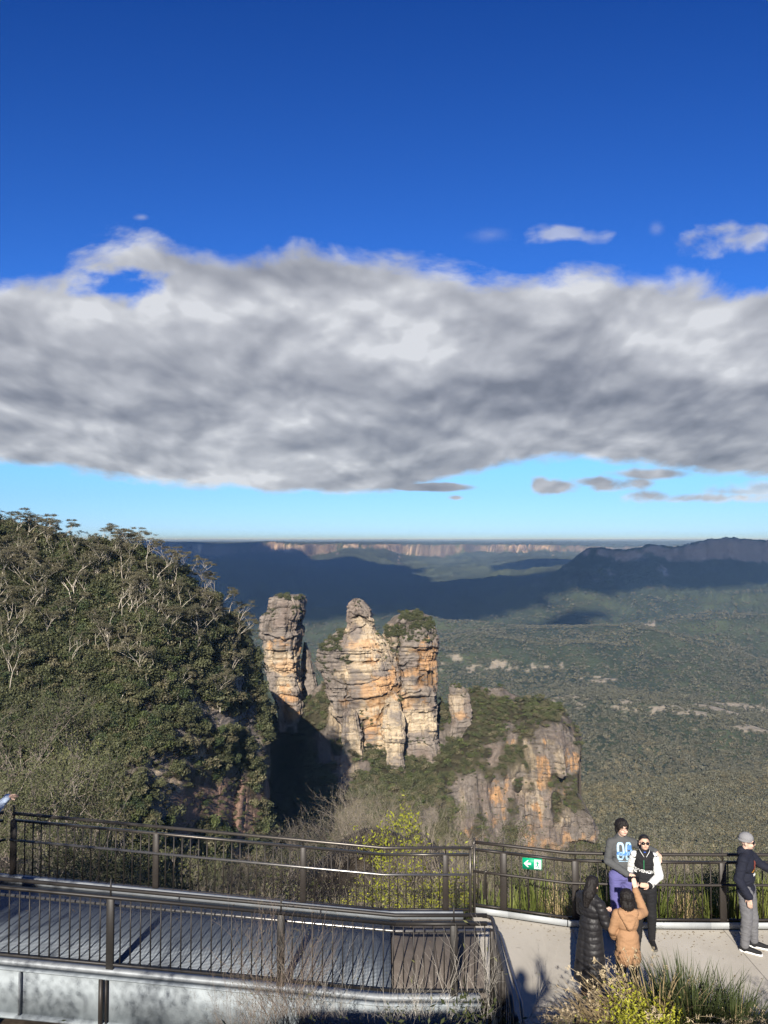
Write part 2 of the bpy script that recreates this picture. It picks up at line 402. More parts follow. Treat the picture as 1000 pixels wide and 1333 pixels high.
# ================================================================ far country: valley, mountain, plateau
def itp(px, pts):
    xs, ys = zip(*pts); return np.interp(px, xs, ys)
VF = -430.0
def gully(X, Y, s, seed):
    return 1 - 2 * np.abs(vn(X / s, Y / s, 0, seed) * 0.7 + vn(X / s * 2.1, Y / s * 2.1, 0, seed + 3) * 0.3)
def far_z(X, Y):
    px = 500 + 1000 * X / np.maximum(Y, 300.0)
    z = VF + 40 * fbm(X / 1300, Y / 1300, 0, 3, 5) + 72 * gully(X + 300, Y, 1000, 21) * sst(900, 2200, Y) + 14 * gully(X, Y, 300, 9) - 15 + 110 * sst(100, 2600, X) * sst(2300, 4200, Y)
    # apron of broken ground under the cliffs
    near = 175 * (1 - sst(450, 1500, Y)) + 40 * np.exp(-((Y - 1050 - 0.5 * (X - 350)) / 160) ** 2) * sst(100, 300, X)
    near = near + 26 * np.exp(-((Y - 1850 + 0.55 * (X - 500)) / 190) ** 2) * sst(150, 500, X) + 30 * np.exp(-((Y - 2700 - 0.2 * X) / 260) ** 2)
    z = z + near
    # the long mountain on the right
    cpy = itp(px, [(480, 880), (560, 828), (600, 797), (640, 781), (680, 765), (705, 755), (725, 744), (745, 729), (757, 719), (765, 714), (778, 713.5), (800, 716), (815, 716.5), (832, 713), (846, 709), (862, 710), (874, 713.5), (885, 711), (905, 706), (925, 702), (945, 700), (970, 702), (1000, 705.5), (1100, 707), (1400, 716)])
    Yc = itp(px, [(480, 3300), (560, 3900), (700, 4700), (765, 5300), (1000, 5400), (1400, 5700)])
    zc = CZ + rat(cpy)[0] * Yc
    cl = itp(px, [(745, 0), (765, 55), (800, 75), (850, 70), (880, 95), (910, 135), (1000, 150), (1400, 150)])
    d = Yc + 60 * vn(X / 180, 3.3) + 30 * vn(X / 60, 8.3) - Y
    sl = 0.235 + 0.03 * fbm(X / 900, 0, 0, 2, 6)
    cf = sst(0, 45, d)
    mz = zc + 7 * fbm(X / 60, Y / 60, 0, 3, 31) - cl * cf * (0.8 + 0.2 * np.round(sst(0, 60, d - 15) * 2) / 2) - sl * np.maximum(d - 40, 0) + 26 * gully(X, Y * 0.5, 330, 41) * sst(60, 700, d) * sst(2000, 900, d)
    mz = np.where(d < 0, zc + 6 * fbm(X / 80, Y / 80, 0, 3, 31) - 0.10 * np.maximum(-d - 60, 0) - 0.2 * np.maximum(-d - 900, 0), mz)
    z = np.maximum(z, mz)
    # low spur crossing the valley on the left
    s1 = itp(px, [(-400, 715), (150, 720), (230, 722), (330, 730), (420, 741), (480, 739), (520, 744), (580, 757), (640, 765), (700, 772), (900, 800)])
    Y1 = itp(px, [(-400, 8300), (420, 8600), (560, 8200), (700, 7600)])
    z1 = CZ + rat(s1)[0] * Y1
    dd = Y1 + 120 * vn(X / 500, 5.1) - Y
    sz = z1 + 14 * fbm(X / 200, Y / 200, 0, 3, 8) - np.where(dd > 0, 0.17 * dd, -0.25 * dd) + 25 * gully(X, Y, 420, 77) * sst(50, 500, dd)
    z = np.maximum(z, sz)
    # plateau with its long line of cliffs
    c2 = itp(px, [(-900, 704), (200, 706.5), (245, 707.5), (300, 709), (335, 706.8), (350, 705.6), (372, 707), (400, 708.6), (450, 707), (470, 707.4), (520, 708.5), (560, 708.8), (600, 708), (650, 708.8), (700, 708.2), (740, 709.2), (765, 710.5), (800, 711.2), (850, 711), (1400, 709)])
    Y2 = itp(px, [(-900, 11500), (230, 11800), (400, 12000), (480, 12600), (560, 13200), (640, 14000), (760, 14300), (1400, 15500)])
    Y2 = Y2 + 520 * vn(X / 1100, 2.2) + 420 * vn(X / 430, 4.2) + 200 * vn(X / 150, 9.1)
    z2 = CZ + rat(c2)[0] * Y2
    e = Y2 - Y
    ch = itp(px, [(-900, 150), (230, 170), (420, 190), (560, 190), (760, 170), (1400, 100)]) * (0.78 + 0.4 * vn(X / 500, 1.1))
    pz = z2 + 8 * fbm(X / 300, Y / 300, 0, 3, 81) - ch * sst(0, 110, e) - 0.14 * np.maximum(e - 110, 0) + 45 * gully(X, Y, 600, 57) * sst(150, 1200, e)
    back = z2 + (CZ - 45 - z2) * sst(0, 9000, -e) + 12 * fbm(X / 1500, Y / 1500, 0, 3, 91)
    pz = np.where(e < 0, back, pz)
    # blue ranges at the edge of sight
    pz = np.where(Y > 30000, pz + (92 + 12 * vn(X / 6000, 1.5) + 5 * vn(X / 1500, 7.5)) * sst(42000, 55000, Y), pz)
    z = np.maximum(z, pz)
    return z

def far_colour(X, Y, Z, slope):
    px = 500 + 1000 * X / Y
    n = fbm(X / 240, Y / 240, 0, 4, 3)
    n2 = fbm(X / 45, Y / 45, 0, 3, 13)
    g = np.stack([0.048 + 0.018 * n, 0.060 + 0.02 * n, 0.030 + 0.006 * n], -1)
    g *= (1 + 0.35 * n2)[..., None]
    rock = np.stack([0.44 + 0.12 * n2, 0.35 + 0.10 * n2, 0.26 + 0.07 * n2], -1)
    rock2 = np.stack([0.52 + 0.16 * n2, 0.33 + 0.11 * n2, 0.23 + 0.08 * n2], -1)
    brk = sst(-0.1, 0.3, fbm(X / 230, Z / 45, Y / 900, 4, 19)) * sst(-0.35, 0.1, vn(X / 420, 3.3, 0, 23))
    r = np.where((Y > 9000)[..., None], rock * ((0.30 + 0.52 * brk) * (1 + 0.6 * sst(-600, -1400, X)))[..., None], rock2)  # left-hand plateau cliffs coloured paler to lift them out of the shade
    k = sst(0.55, 0.95, slope + 0.25 * n2 + 0.8 * (fbm(X / 120, Z / 30, 0, 3, 29) - 0.2) - 0.5 * sst(0.1, 0.5, vn(X / 260, 9.3, 0, 24)) * (Y > 9000)) * (Y > 3300) * np.where(Y < 9000, sst(CZ - 300, CZ - 210, Z), 1)
    c = g * (1 - k[..., None]) + r * k[..., None]
    return np.clip(c, 0.004, 1)
CLEAR = [(900, 921, 60, 6), (970, 948, 40, 3), (778, 885, 12, 3), (650, 868, 34, 3), (592, 858, 5, 3), (844, 812, 5, 2.5), (728, 912, 22, 4)]
def clearing(px, py, n):
    m = 0 * px
    for (a, b, rx, ry) in CLEAR:
        m = np.maximum(m, sst(1.5, 0.4, np.sqrt(((px - a) / rx) ** 2 + ((py - b) / ry) ** 2) + 2.2 * n))
    return m

def build_far():
    na = 1000
    A = np.linspace(-0.98, 0.98, na)
    r1 = np.linspace(0.85, 0.098, 520); Y = 436 / r1
    Y = np.concatenate([Y, np.exp(np.linspace(math.log(Y[-1] * 1.004), math.log(16500), 400)), np.exp(np.linspace(math.log(17200), math.log(90000), 44))])
    YY, AA = np.meshgrid(Y, A, indexing='ij'); XX = YY * AA
    Z = far_z(XX, YY)
    canopy = 5.0 * vn(XX / 16, YY / 26, 0, 301) + 3.5 * vn(XX / 8, YY / 12, 0, 302)
    can = canopy * sst(3300, 4300, YY) * (1 + YY / 9000) * (YY < 16000)
    dzy = np.abs(np.gradient(Z, axis=0) / np.gradient(YY, axis=0)); dzx = np.abs(np.gradient(Z, axis=1) / np.gradient(XX, axis=1))
    slope = np.sqrt(dzy ** 2 + dzx ** 2)
    Zd = Z + can * sst(1.2, 0.5, slope)
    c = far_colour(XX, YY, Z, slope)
    px, py = to_px(XX, YY, Z)
    m = clearing(px, py, fbm(XX / 30, YY / 30, 0, 3, 444)) * (YY < 6500)
    c = c * (1 - m[..., None]) + np.array([0.30, 0.26, 0.20]) * m[..., None]
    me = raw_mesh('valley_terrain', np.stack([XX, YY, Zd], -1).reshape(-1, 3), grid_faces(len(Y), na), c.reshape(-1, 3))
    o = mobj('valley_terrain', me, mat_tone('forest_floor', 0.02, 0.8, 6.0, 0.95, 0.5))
    tag(o, kind='structure')
build_far()

# ---------------------------------------------------------------- foliage masses
def crown_proto(name, seed, n, leaf, mat, shape=(1, 1, 0.8), lobes=7, stems=True, flat=0.35, spread=0.62):
    """a leafy crown about 1 m in radius made of clumps of small leaf faces"""
    rg = np.random.default_rng(seed); m = MB()
    L = rg.normal(size=(lobes, 3)); L /= np.linalg.norm(L, axis=1, keepdims=True)
    L *= rg.uniform(0.35, spread, (lobes, 1)); L[:, 2] = np.abs(L[:, 2]) * 0.9 + 0.15
    rl = rg.uniform(0.28, 0.52, lobes)
    per = n // lobes
    for c, r in zip(L, rl):
        p = rg.normal(size=(per, 3)); p /= np.linalg.norm(p, axis=1, keepdims=True)
        p[:, 2] = p[:, 2] * 0.8 + 0.1
        p *= r * rg.uniform(0.75, 1.08, (per, 1))
        nrm = p / (np.linalg.norm(p, axis=1, keepdims=True) + 1e-6)
        # facing roughly outwards so that clumps shade as rounded masses
        a = rg.normal(size=(per, 3)); a -= nrm * (a * nrm).sum(1, keepdims=True) * 0.8
        m.leaves((p + c) * shape, leaf * rg.uniform(0.6, 1.5, per), a, 0.62, rg, flat)
    o = D.objects.new(name, m.mesh(name)); o.data.materials.append(mat)
    return o
def scatter(name, P, S, RZ, protos, label, cat, tilt=0.12, idx=None, sz=None, kind='stuff'):
    """one object: copies of the protos on points, by geometry nodes"""
    P = np.asarray(P, np.float32); n = len(P)
    me = D.meshes.new(name); me.vertices.add(n); me.vertices.foreach_set('co', P.ravel())
    S = np.broadcast_to(np.asarray(S, np.float32), (n,))
    sv = np.stack([S * rng.uniform(0.8, 1.25, n), S * rng.uniform(0.8, 1.25, n), (S if sz is None else sz) * rng.uniform(0.85, 1.2, n)], -1).astype(np.float32)
    rv = np.stack([rng.normal(0, tilt, n), rng.normal(0, tilt, n), RZ if RZ is not None else rng.uniform(0, 6.28, n)], -1).astype(np.float32)
    ii = (rng.integers(0, len(protos), n) if idx is None else idx).astype(np.int32)
    a = me.attributes.new('sv', 'FLOAT_VECTOR', 'POINT'); a.data.foreach_set('vector', sv.ravel())
    a = me.attributes.new('rv', 'FLOAT_VECTOR', 'POINT'); a.data.foreach_set('vector', rv.ravel())
    a = me.attributes.new('ii', 'INT', 'POINT'); a.data.foreach_set('value', ii)
    c = D.collections.new(name + '_kinds')
    for k, p in enumerate(protos):
        if p.name not in c.objects: c.objects.link(p)
    order = sorted(range(len(protos)), key=lambda k: protos[k].name)
    g = D.node_groups.new(name + '_spread', 'GeometryNodeTree')
    g.interface.new_socket('Geometry', in_out='INPUT', socket_type='NodeSocketGeometry')
    g.interface.new_socket('Geometry', in_out='OUTPUT', socket_type='NodeSocketGeometry')
    N = g.nodes.new; L = g.links.new
    gi, go = N('NodeGroupInput'), N('NodeGroupOutput')
    mp = N('GeometryNodeMeshToPoints')
    ci = N('GeometryNodeCollectionInfo'); ci.inputs['Collection'].default_value = c
    ci.inputs['Separate Children'].default_value = True; ci.inputs['Reset Children'].default_value = True
    ip = N('GeometryNodeInstanceOnPoints'); ip.inputs['Pick Instance'].default_value = True
    def att(nm, ty):
        q = N('GeometryNodeInputNamedAttribute'); q.data_type = ty; q.inputs['Name'].default_value = nm
        return next(s for s in q.outputs if s.enabled and s.name == 'Attribute')
    L(gi.outputs[0], mp.inputs['Mesh']); L(mp.outputs['Points'], ip.inputs['Points'])
    L(ci.outputs[0], ip.inputs['Instance']); L(att('ii', 'INT'), ip.inputs['Instance Index'])
    er = N('FunctionNodeEulerToRotation'); L(att('rv', 'FLOAT_VECTOR'), er.inputs[0]); L(er.outputs[0], ip.inputs['Rotation'])
    L(att('sv', 'FLOAT_VECTOR'), ip.inputs['Scale'])
    L(ip.outputs['Instances'], go.inputs[0])
    o = link(D.objects.new(name, me)); md = o.modifiers.new('spread', 'NODES'); md.node_group = g
    return tag(o, label, cat, kind=kind)

LF_FAR = mat_leaf('gum_forest_leaf', (0.058, 0.062, 0.040), (0.155, 0.148, 0.098), 0.15, 0.5, ns=0.006)
LF_OLIVE = mat_leaf('scrub_leaf', (0.045, 0.055, 0.026), (0.132, 0.136, 0.066), 0.2)
LF_GREEN = mat_leaf('fresh_scrub_leaf', (0.050, 0.070, 0.026), (0.135, 0.155, 0.058), 0.22)
LF_BROWN = mat_leaf('brown_scrub_leaf', (0.085, 0.078, 0.042), (0.20, 0.175, 0.105), 0.15)
LF_DRY = mat_leaf('dry_twig', (0.20, 0.165, 0.125), (0.38, 0.325, 0.26), 0.05)
far_protos = [crown_proto('forest_crown_%s' % 'abcde'[i], 50 + i, 70, 0.42, LF_FAR, (1, 1, 0.95), 6, flat=0.5) for i in range(5)] + [crown_proto('forest_crown_%s' % 'fg'[i], 60 + i, 70, 0.42, LF_BROWN, (1, 1, 0.95), 6, flat=0.5) for i in range(2)]
def forest_far():
    n = 560000
    r = rng.uniform(0.098, 0.78, n * 2)
    w = 1 / r ** 1.0; w /= w.max()
    r = r[rng.uniform(0, 1, len(r)) < np.clip(w * 2.2 * r, 0, 1)][:n]
    # even coverage over the picture, a little denser close by
    Y = 436 / r; A = rng.uniform(-0.95, 0.95, len(r)); X = Y * A
    keep = ~((np.abs(A) > 0.62) & (rng.uniform(0, 1, len(A)) < 0.5)); X, Y = X[keep], Y[keep]
    Z = far_z(X, Y); px, py = to_px(X, Y, Z)
    m = clearing(px, py, fbm(X / 30, Y / 30, 0, 3, 444))
    vis = ~((px < 560) & (py > 880)) & (Y > 560) & (rng.uniform(0, 1, len(X)) > m * 0.93)
    vis &= ~((px < 330))
    X, Y, Z = X[vis], Y[vis], Z[vis]
    S = np.clip(3.3 + Y * 0.0009, 3, 8) * rng.uniform(0.7, 1.3, len(X)) * (1 + 0.25 * fbm(X / 80, Y / 80, 0, 2, 5))
    print('far trees', len(X))
    nb_ = rng.uniform(0, 1, len(X)) < 0.6 * sst(1900, 1000, Y) * (0.6 + 0.6 * vn(X / 90, Y / 90, 0, 77))
    idx = np.where(nb_, rng.integers(5, 7, len(X)), rng.integers(0, 5, len(X)))
    scatter('valley_forest', np.stack([X, Y, Z + S * 0.15], -1), S, None, far_protos, 'grey green gum forest covering the whole valley floor', 'forest', sz=S * 1.15, idx=idx)
forest_far()

# unseen meshes added above the frame, outlined to cast shade on the far valley
def shade_cloud_over(name, ground_pts, alt, thick, label, holes=()):
    off = -SUN * 0; t = (alt + 400) / SUN.z; ox, oy = SUN.x * t, SUN.y * t
    gp = np.array(ground_pts, float); gp[:, 0] += ox; gp[:, 1] += oy
    x0, y0 = gp.min(0) - 300; x1, y1 = gp.max(0) + 300
    nx = ny = 170
    X, Y = np.meshgrid(np.linspace(x0, x1, nx), np.linspace(y0, y1, ny), indexing='ij')
    wx = X + 220 * vn(X / 700, Y / 700, 0, 5) + 90 * vn(X / 240, Y / 240, 0, 6); wy = Y + 260 * vn(X / 800, Y / 800, 0, 15) + 110 * vn(X / 260, Y / 260, 0, 16)
    ins = np.zeros(X.shape, bool); dist = np.full(X.shape, 1e9)
    n = len(gp)
    for i in range(n):
        a, b = gp[i], gp[(i + 1) % n]
        c = (a[1] > wy) != (b[1] > wy)
        with np.errstate(divide='ignore', invalid='ignore'):
            xi = (b[0] - a[0]) * (wy - a[1]) / (b[1] - a[1]) + a[0]
        ins ^= c & (wx < xi)
        t_ = np.clip(((wx - a[0]) * (b[0] - a[0]) + (wy - a[1]) * (b[1] - a[1])) / ((b - a) ** 2).sum(), 0, 1)
        dist = np.minimum(dist, np.hypot(wx - a[0] - t_ * (b[0] - a[0]), wy - a[1] - t_ * (b[1] - a[1])))
    sd = np.where(ins, dist, -dist)
    for hx, hy, hr, hs in holes:
        sd = np.minimum(sd, (np.sqrt(((wx - hx - ox) / hs) ** 2 + (wy - hy - oy) ** 2) - hr))
    h = thick * np.sqrt(np.clip(sd / 500, 0, 1)) * (0.75 + 0.45 * fbm(X / 500, Y / 500, 0, 4, 8))
    up = alt + h; lo = alt - h * 0.25
    V = np.concatenate([np.stack([X, Y, up], -1).reshape(-1, 3), np.stack([X, Y, lo], -1).reshape(-1, 3)])
    F = grid_faces(nx, ny)[:, ::-1]
    s = (sd.ravel() > 0)
    k = s[F].any(1); F = F[k]
    F = np.concatenate([F, F[:, ::-1] + nx * ny])
    o = mobj(name, raw_mesh(name, V, F, smooth=True), mat_plain('shade_cloud_white', (0.85, 0.86, 0.88), 1.0, 0, 0.03, 0.002, 0))
    return tag(o, label, 'shade_cloud', kind='structure')
def g2(px, Y): return ((px - 500) / 1000 * Y, Y)
shade_cloud_over('shade_cloud', [g2(-700, 3000), g2(0, 3300), g2(300, 3450), g2(430, 3600), g2(540, 3650), g2(600, 3900), g2(690, 4350), g2(780, 4600), g2(900, 4850), g2(1050, 5050), g2(1500, 5200),
            g2(1500, 7600), g2(900, 7400), g2(780, 7000), g2(690, 6700), g2(600, 6900), g2(560, 7400), g2(548, 9000), g2(540, 9900), g2(480, 10600), g2(410, 11000), g2(350, 11600), g2(250, 13400), g2(0, 14000), g2(-700, 14000)],
           4600, 700, 'broad unseen white mass added high above the valley, shading its far half')
shade_cloud_over('shade_cloud', [g2(640, 9300), g2(700, 8700), g2(770, 9000), g2(800, 10000), g2(700, 11000), g2(650, 10500)], 4600, 300, 'small unseen white mass added high to shade the far valley')
shade_cloud_over('shade_cloud', [g2(655, 3720), g2(700, 3640), g2(760, 3780), g2(800, 3900), g2(760, 3990), g2(700, 3900)], 4600, 160, 'smallest unseen white mass added high to shade the near edge of the valley')

def build_haze():
    x0, x1, y0, y1, z0, z1 = -95000, 95000, -60, 95000, -640, 64
    m = MB().box(((x0 + x1) / 2, (y0 + y1) / 2, (z0 + z1) / 2), (x1 - x0, y1 - y0, z1 - z0))
    t = NT('valley_air')
    v = t.n('ShaderNodeVolumePrincipled', {'Color': (0.34, 0.60, 1.0), 'Absorption Color': (1.0, 1.0, 1.0), 'Density': 0.000051, 'Anisotropy': 0.1})
    t.t.links.new(v.outputs[0], t.out.inputs['Volume'])
    o = m.build('haze', t.m); tag(o, 'thin blue haze lying over the whole valley', 'haze', kind='stuff')
build_haze()
# ================================================================ the ridge, the pillars, the near hill
GREY = np.array([0.215, 0.182, 0.155]); PALE = np.array([0.52, 0.41, 0.28]); ORANGE = np.array([0.50, 0.29, 0.14])
DARK = np.array([0.085, 0.072, 0.062]); BROWN = np.array([0.20, 0.135, 0.105]); CREAM = np.array([0.64, 0.53, 0.38])
def patches(px, py, lst, n):
    """where the fresh rock shows: list of (px, py, rx, ry, weight)"""
    m = 0 * px
    for (a, b, rx, ry, w) in lst:
        m = np.maximum(m, w * sst(1.35, 0.55, np.sqrt(((px - a) / rx) ** 2 + ((py - b) / ry) ** 2) + 0.9 * n))
    return m
OR_P = [(372, 840, 22, 10, .9), (372, 868, 20, 10, .6), (376, 915, 18, 22, 1), (470, 838, 26, 6, .7), (500, 890, 22, 26, .95), (484, 945, 14, 18, 1), (478, 900, 18, 14, .8), (555, 870, 13, 26, 1), (515, 876, 14, 10, .8), (545, 895, 12, 6, .6), (448, 915, 12, 5, .6), (527, 912, 8, 10, .7),
        (706, 1012, 6, 30, 1), (748, 990, 10, 18, 1), (698, 1060, 9, 22, 1), (652, 1040, 12, 22, .95), (639, 1065, 4, 16, .9), (690, 1098, 10, 14, 1), (735, 1040, 14, 12, .8), (745, 1095, 40, 10, .7), (668, 970, 4, 8, .8), (727, 1028, 7, 9, .9), (600, 930, 8, 8, .7), (712, 1030, 10, 20, .6), (618, 1088, 10, 8, .7), (775, 1095, 10, 8, .8), (680, 1085, 10, 10, .6)]
CR_P = [(366, 858, 24, 22, .9), (372, 893, 16, 14, .8), (488, 838, 30, 22, .9), (480, 862, 26, 26, .9), (495, 920, 26, 26, .85), (508, 962, 18, 26, 1), (458, 972, 14, 26, .85), (545, 940, 22, 14, 1), (480, 810, 16, 12, .7), (430, 930, 6, 20, .6), (548, 968, 16, 5, .6), (456, 1000, 12, 14, .8), (530, 900, 10, 14, .5),
        (682, 990, 12, 22, .7), (727, 990, 8, 30, .6), (595, 918, 12, 12, .6), (700, 1040, 18, 30, .5), (610, 990, 16, 12, .45), (735, 1062, 12, 12, .6), (600, 1050, 10, 30, .3)]
def rock_tone(px, py, X, Y, Z, rel, bed, seed=0, streak=0.0):
    n = fbm(X / 9, Y / 9, Z / 7, 4, 60 + seed); n2 = fbm(X / 2.2, Y / 2.2, Z / 1.1, 3, 70 + seed); n3 = fbm(X / 1.6, Y / 1.6, Z / 14, 3, 90 + seed)
    base = GREY * (1 + 0.30 * n + 0.30 * n2)[..., None]
    base = base * (1 - 0.0 * px[..., None])
    warm = sst(-0.1, 0.5, fbm(X / 14, Y / 14, Z / 10, 3, 33 + seed))
    base = base * (1 - 0.30 * warm[..., None]) + (BROWN * (1.1 + 0.3 * n2[..., None])) * 0.30 * warm[..., None]
    fr = patches(px, py, CR_P, n + 0.4 * n2 + 0.35 * rel) ; og = patches(px, py, OR_P, 0.28 + n * 1.2 + 0.5 * n2 + 0.3 * rel)
    fr = fr * sst(-0.75, 0.15, 0.9 * hsh(bed, 3, 5 + seed) * 2 - 1 + n3 * 0.8 + 0.8 - np.clip(rel, -1, 1) * 0.55)
    pale = PALE * 0.75 + CREAM * 0.25 + (CREAM - PALE) * np.clip(n2, -1, 1)[..., None] * 0.8
    c = base * (1 - fr[..., None]) + pale * fr[..., None]
    c = c * (1 - og[..., None] * 0.85) + ORANGE * (1.08 + 0.3 * n2[..., None]) * og[..., None] * 0.85
    st = sst(0.25, 0.75, n3 + streak) * 0.6
    c = c * (1 - st[..., None]) + DARK * 1.5 * st[..., None]
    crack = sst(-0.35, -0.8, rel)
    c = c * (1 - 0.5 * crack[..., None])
    return np.clip(c, 0.02, 0.9)
ROCK = mat_tone('weathered_sandstone', 0.9, 0.9, 0.5, 0.92, 0.42)

CLEFTS = [([(800, 396), (850, 392), (882, 394)], 5, 6.5), ([(825, 339), (829, 358), (834, 372), (829, 390)], 1.6, 2.6), ([(805, 457), (803, 468), (812, 486)], 2.0, 2.6), ([(857, 436), (862, 452), (866, 470), (860, 492)], 1.6, 2.2),  # first one added and darkened to give the left pillar its shaded right side
          ([(800, 521), (850, 517), (866, 519), (888, 521), (901, 516), (908, 504)], 2.2, 3.6), ([(918, 506), (940, 492)], 1.8, 2.6), ([(940, 472), (998, 473)], 2.2, 3.6), ([(911, 453), (913, 486)], 1.4, 2.0), ([(849, 546), (845, 567)], 2.4, 2.6), ([(850, 547), (872, 545)], 1.6, 2.2),
          ([(906, 522), (901, 548)], 1.4, 2.2), ([(890, 544), (881, 553)], 2.2, 2.8), ([(895, 565), (920, 567)], 1.6, 3), ([(869, 521), (864, 538)], 1.6, 2.2), ([(842, 470), (850, 500)], 1.0, 1.4), ([(880, 446), (900, 450), (925, 448)], 1.6, 2.4), ([(930, 545), (926, 566)], 1.4, 2.0),
          ([(905, 362), (906, 392)], 1.3, 1.6), ([(872, 348), (876, 390)], 1.2, 1.5), ([(790, 374), (812, 372)], 1.4, 2.0), ([(934, 440), (938, 448)], 1.4, 2), ([(960, 527), (945, 529)], 1.6, 2.4), ([(945, 506), (970, 512)], 1.2, 1.6)]
def cleft_depth(px, py):
    d = 0 * px
    jx = 2.2 * vn(py / 5, px / 9, 0, 801); jy = 1.6 * vn(px / 5, py / 9, 0, 802)
    for pl, w, dp in CLEFTS:
        for (y0, x0), (y1, x1) in zip(pl, pl[1:]):
            L = (x1 - x0) ** 2 + (y1 - y0) ** 2
            t_ = np.clip(((px + jx - x0) * (x1 - x0) + (py + jy - y0) * (y1 - y0)) / L, 0, 1)
            r = np.hypot(px + jx - x0 - t_ * (x1 - x0), py + jy - y0 - t_ * (y1 - y0))
            d = np.maximum(d, dp * sst(w * 1.25, w * 0.4, r))
    return d
def pillar(name, tab, Yc, depth, label, seed, extra=(), amp=1.5, mirror_lean=0.0, step=0.42):
    """tab: (py, px_left, px_right) from top to foot; a solid column standing at depth Yc"""
    objs = []; allV = []; allF = []; allC = []; off = 0
    for (tb, yc, dp, am, sd) in [(tab, Yc, depth, amp, seed)] + list(extra):
        ys = [t[0] for t in tb]
        z1 = CZ + float(rat(ys[0])[0]) * yc; z0 = CZ + float(rat(ys[-1])[0]) * yc
        nz = int((z1 - z0) / step) + 2
        zz = np.linspace(z1, z0, nz)
        tz = np.array([CZ + float(rat(q)[0]) * yc for q in ys])[::-1]
        dyv = float(rat(np.mean(ys))[1])
        xl = np.interp(zz, tz, np.array([(t[1] - 500) / 1000 * yc / dyv for t in tb])[::-1])
        xr = np.interp(zz, tz, np.array([(t[2] - 500) / 1000 * yc / dyv for t in tb])[::-1])
        cx = (xl + xr) / 2; hw = (xr - xl) / 2
        na = int(2 * math.pi * max(hw.max(), dp) / step)
        th = np.linspace(0, 2 * math.pi, na, endpoint=False)
        ZZ, TT = np.meshgrid(zz, th, indexing='ij')
        c, s = np.cos(TT), np.sin(TT)
        e = 0.62
        ux = np.sign(c) * np.abs(c) ** e; uy = np.sign(s) * np.abs(s) ** e
        HW = hw[:, None]; DP = dp * (0.35 + 0.65 * np.clip(HW / hw.max(), 0, 1.2))
        X = cx[:, None] + ux * HW; Yv = yc + uy * DP
        per = TT * max(hw.mean(), dp)
        # buttresses and clefts, then beds and joints
        big = fbm(c * 1.6 + sd, s * 1.6, ZZ / 60, 3, sd) * 2.2
        b1, k1 = blocky(per, ZZ, 9.0, 8.5, sd, 1.3); b2, k2 = blocky(per, ZZ, 4.0, 2.3, sd + 40, 0.7); b3, k3 = blocky(per, ZZ, 3.0, 1.3, sd + 80, 0.8)
        v1, _ = blocky(per + 50, ZZ, 5.2, 17.0, sd + 120, 1.2); v2, _ = blocky(per, ZZ, 2.2, 8.0, sd + 160, 0.9)
        bm_ = 0.8 * sst(-0.15, 0.45, fbm(per / 14, ZZ / 12, 0, 3, sd + 7))
        b2 = b2 * bm_ + v1 * (1 - bm_); b3 = b3 * (0.35 + 0.65 * bm_) + 0.5 * v2 * (1 - bm_)
        rel = 0.5 * b1 + 0.35 * b2 + 0.25 * b3
        dsp = am * 1.6 * (0.75 * b1 + 0.60 * b2 + 0.24 * b3) + big * am * 1.0 + 0.25 * fbm(X / 1.5, Yv / 1.5, ZZ / 1.0, 3, sd)
        taper = np.minimum(1, (HW / 3.5)) ** 0.8
        pxc, pyc = to_px(X, Yv, ZZ); cd = cleft_depth(pxc, pyc) * sst(0.15, -0.25, s)
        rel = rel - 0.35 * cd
        side = 1 - 0.12 * np.abs(c) ** 3
        nl = np.hypot(c / HW.clip(1), s / DP) + 1e-6
        X = X + c / HW.clip(1) / nl * dsp * taper * side; Yv = Yv + s / DP / nl * dsp * taper * 1.25
        Yv = Yv + cd
        px, py = to_px(X, Yv, ZZ)
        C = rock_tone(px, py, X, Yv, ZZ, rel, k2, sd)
        topd = sst(4.5, 0.5, z1 - ZZ)
        V = np.stack([X, Yv, ZZ], -1)
        cen = np.stack([X.mean(1), Yv.mean(1), zz], -1)
        top = cen[0] + (0, 0, 0.8)
        nV = V.reshape(-1, 3)
        F = grid_faces(nz, na, True)[:, ::-1]
        # cap
        ring = np.arange(na)
        rows = 8; capV = []
        for r in range(1, rows + 1):
            f = 1 - r / rows
            capV.append(V[0] * f + top * (1 - f) + np.stack([0 * ring, 0 * ring, 0.7 * fbm(V[0][:, 0] * f / 1.5, V[0][:, 1] * f / 1.5, 0, 2, sd) * (f < 1)], -1))
        capV = np.array(capV).reshape(-1, 3)
        base = nz * na
        cf = grid_faces(rows, na, True) + base
        j2 = (ring + 1) % na
        cf = np.concatenate([np.stack([ring, j2, base + j2, base + ring], -1), cf])
        allV += [nV, capV]; allF += [F + off, cf + off]
        allC += [C.reshape(-1, 3), np.repeat(C[0].reshape(1, -1, 3), rows, 0).reshape(-1, 3)]
        off += len(nV) + len(capV)
    me = raw_mesh(name, np.concatenate(allV), np.concatenate(allF), np.concatenate(allC))
    o = mobj(name, me, ROCK)
    return tag(o, label, 'rock pillar', 'three sandstone pillars')

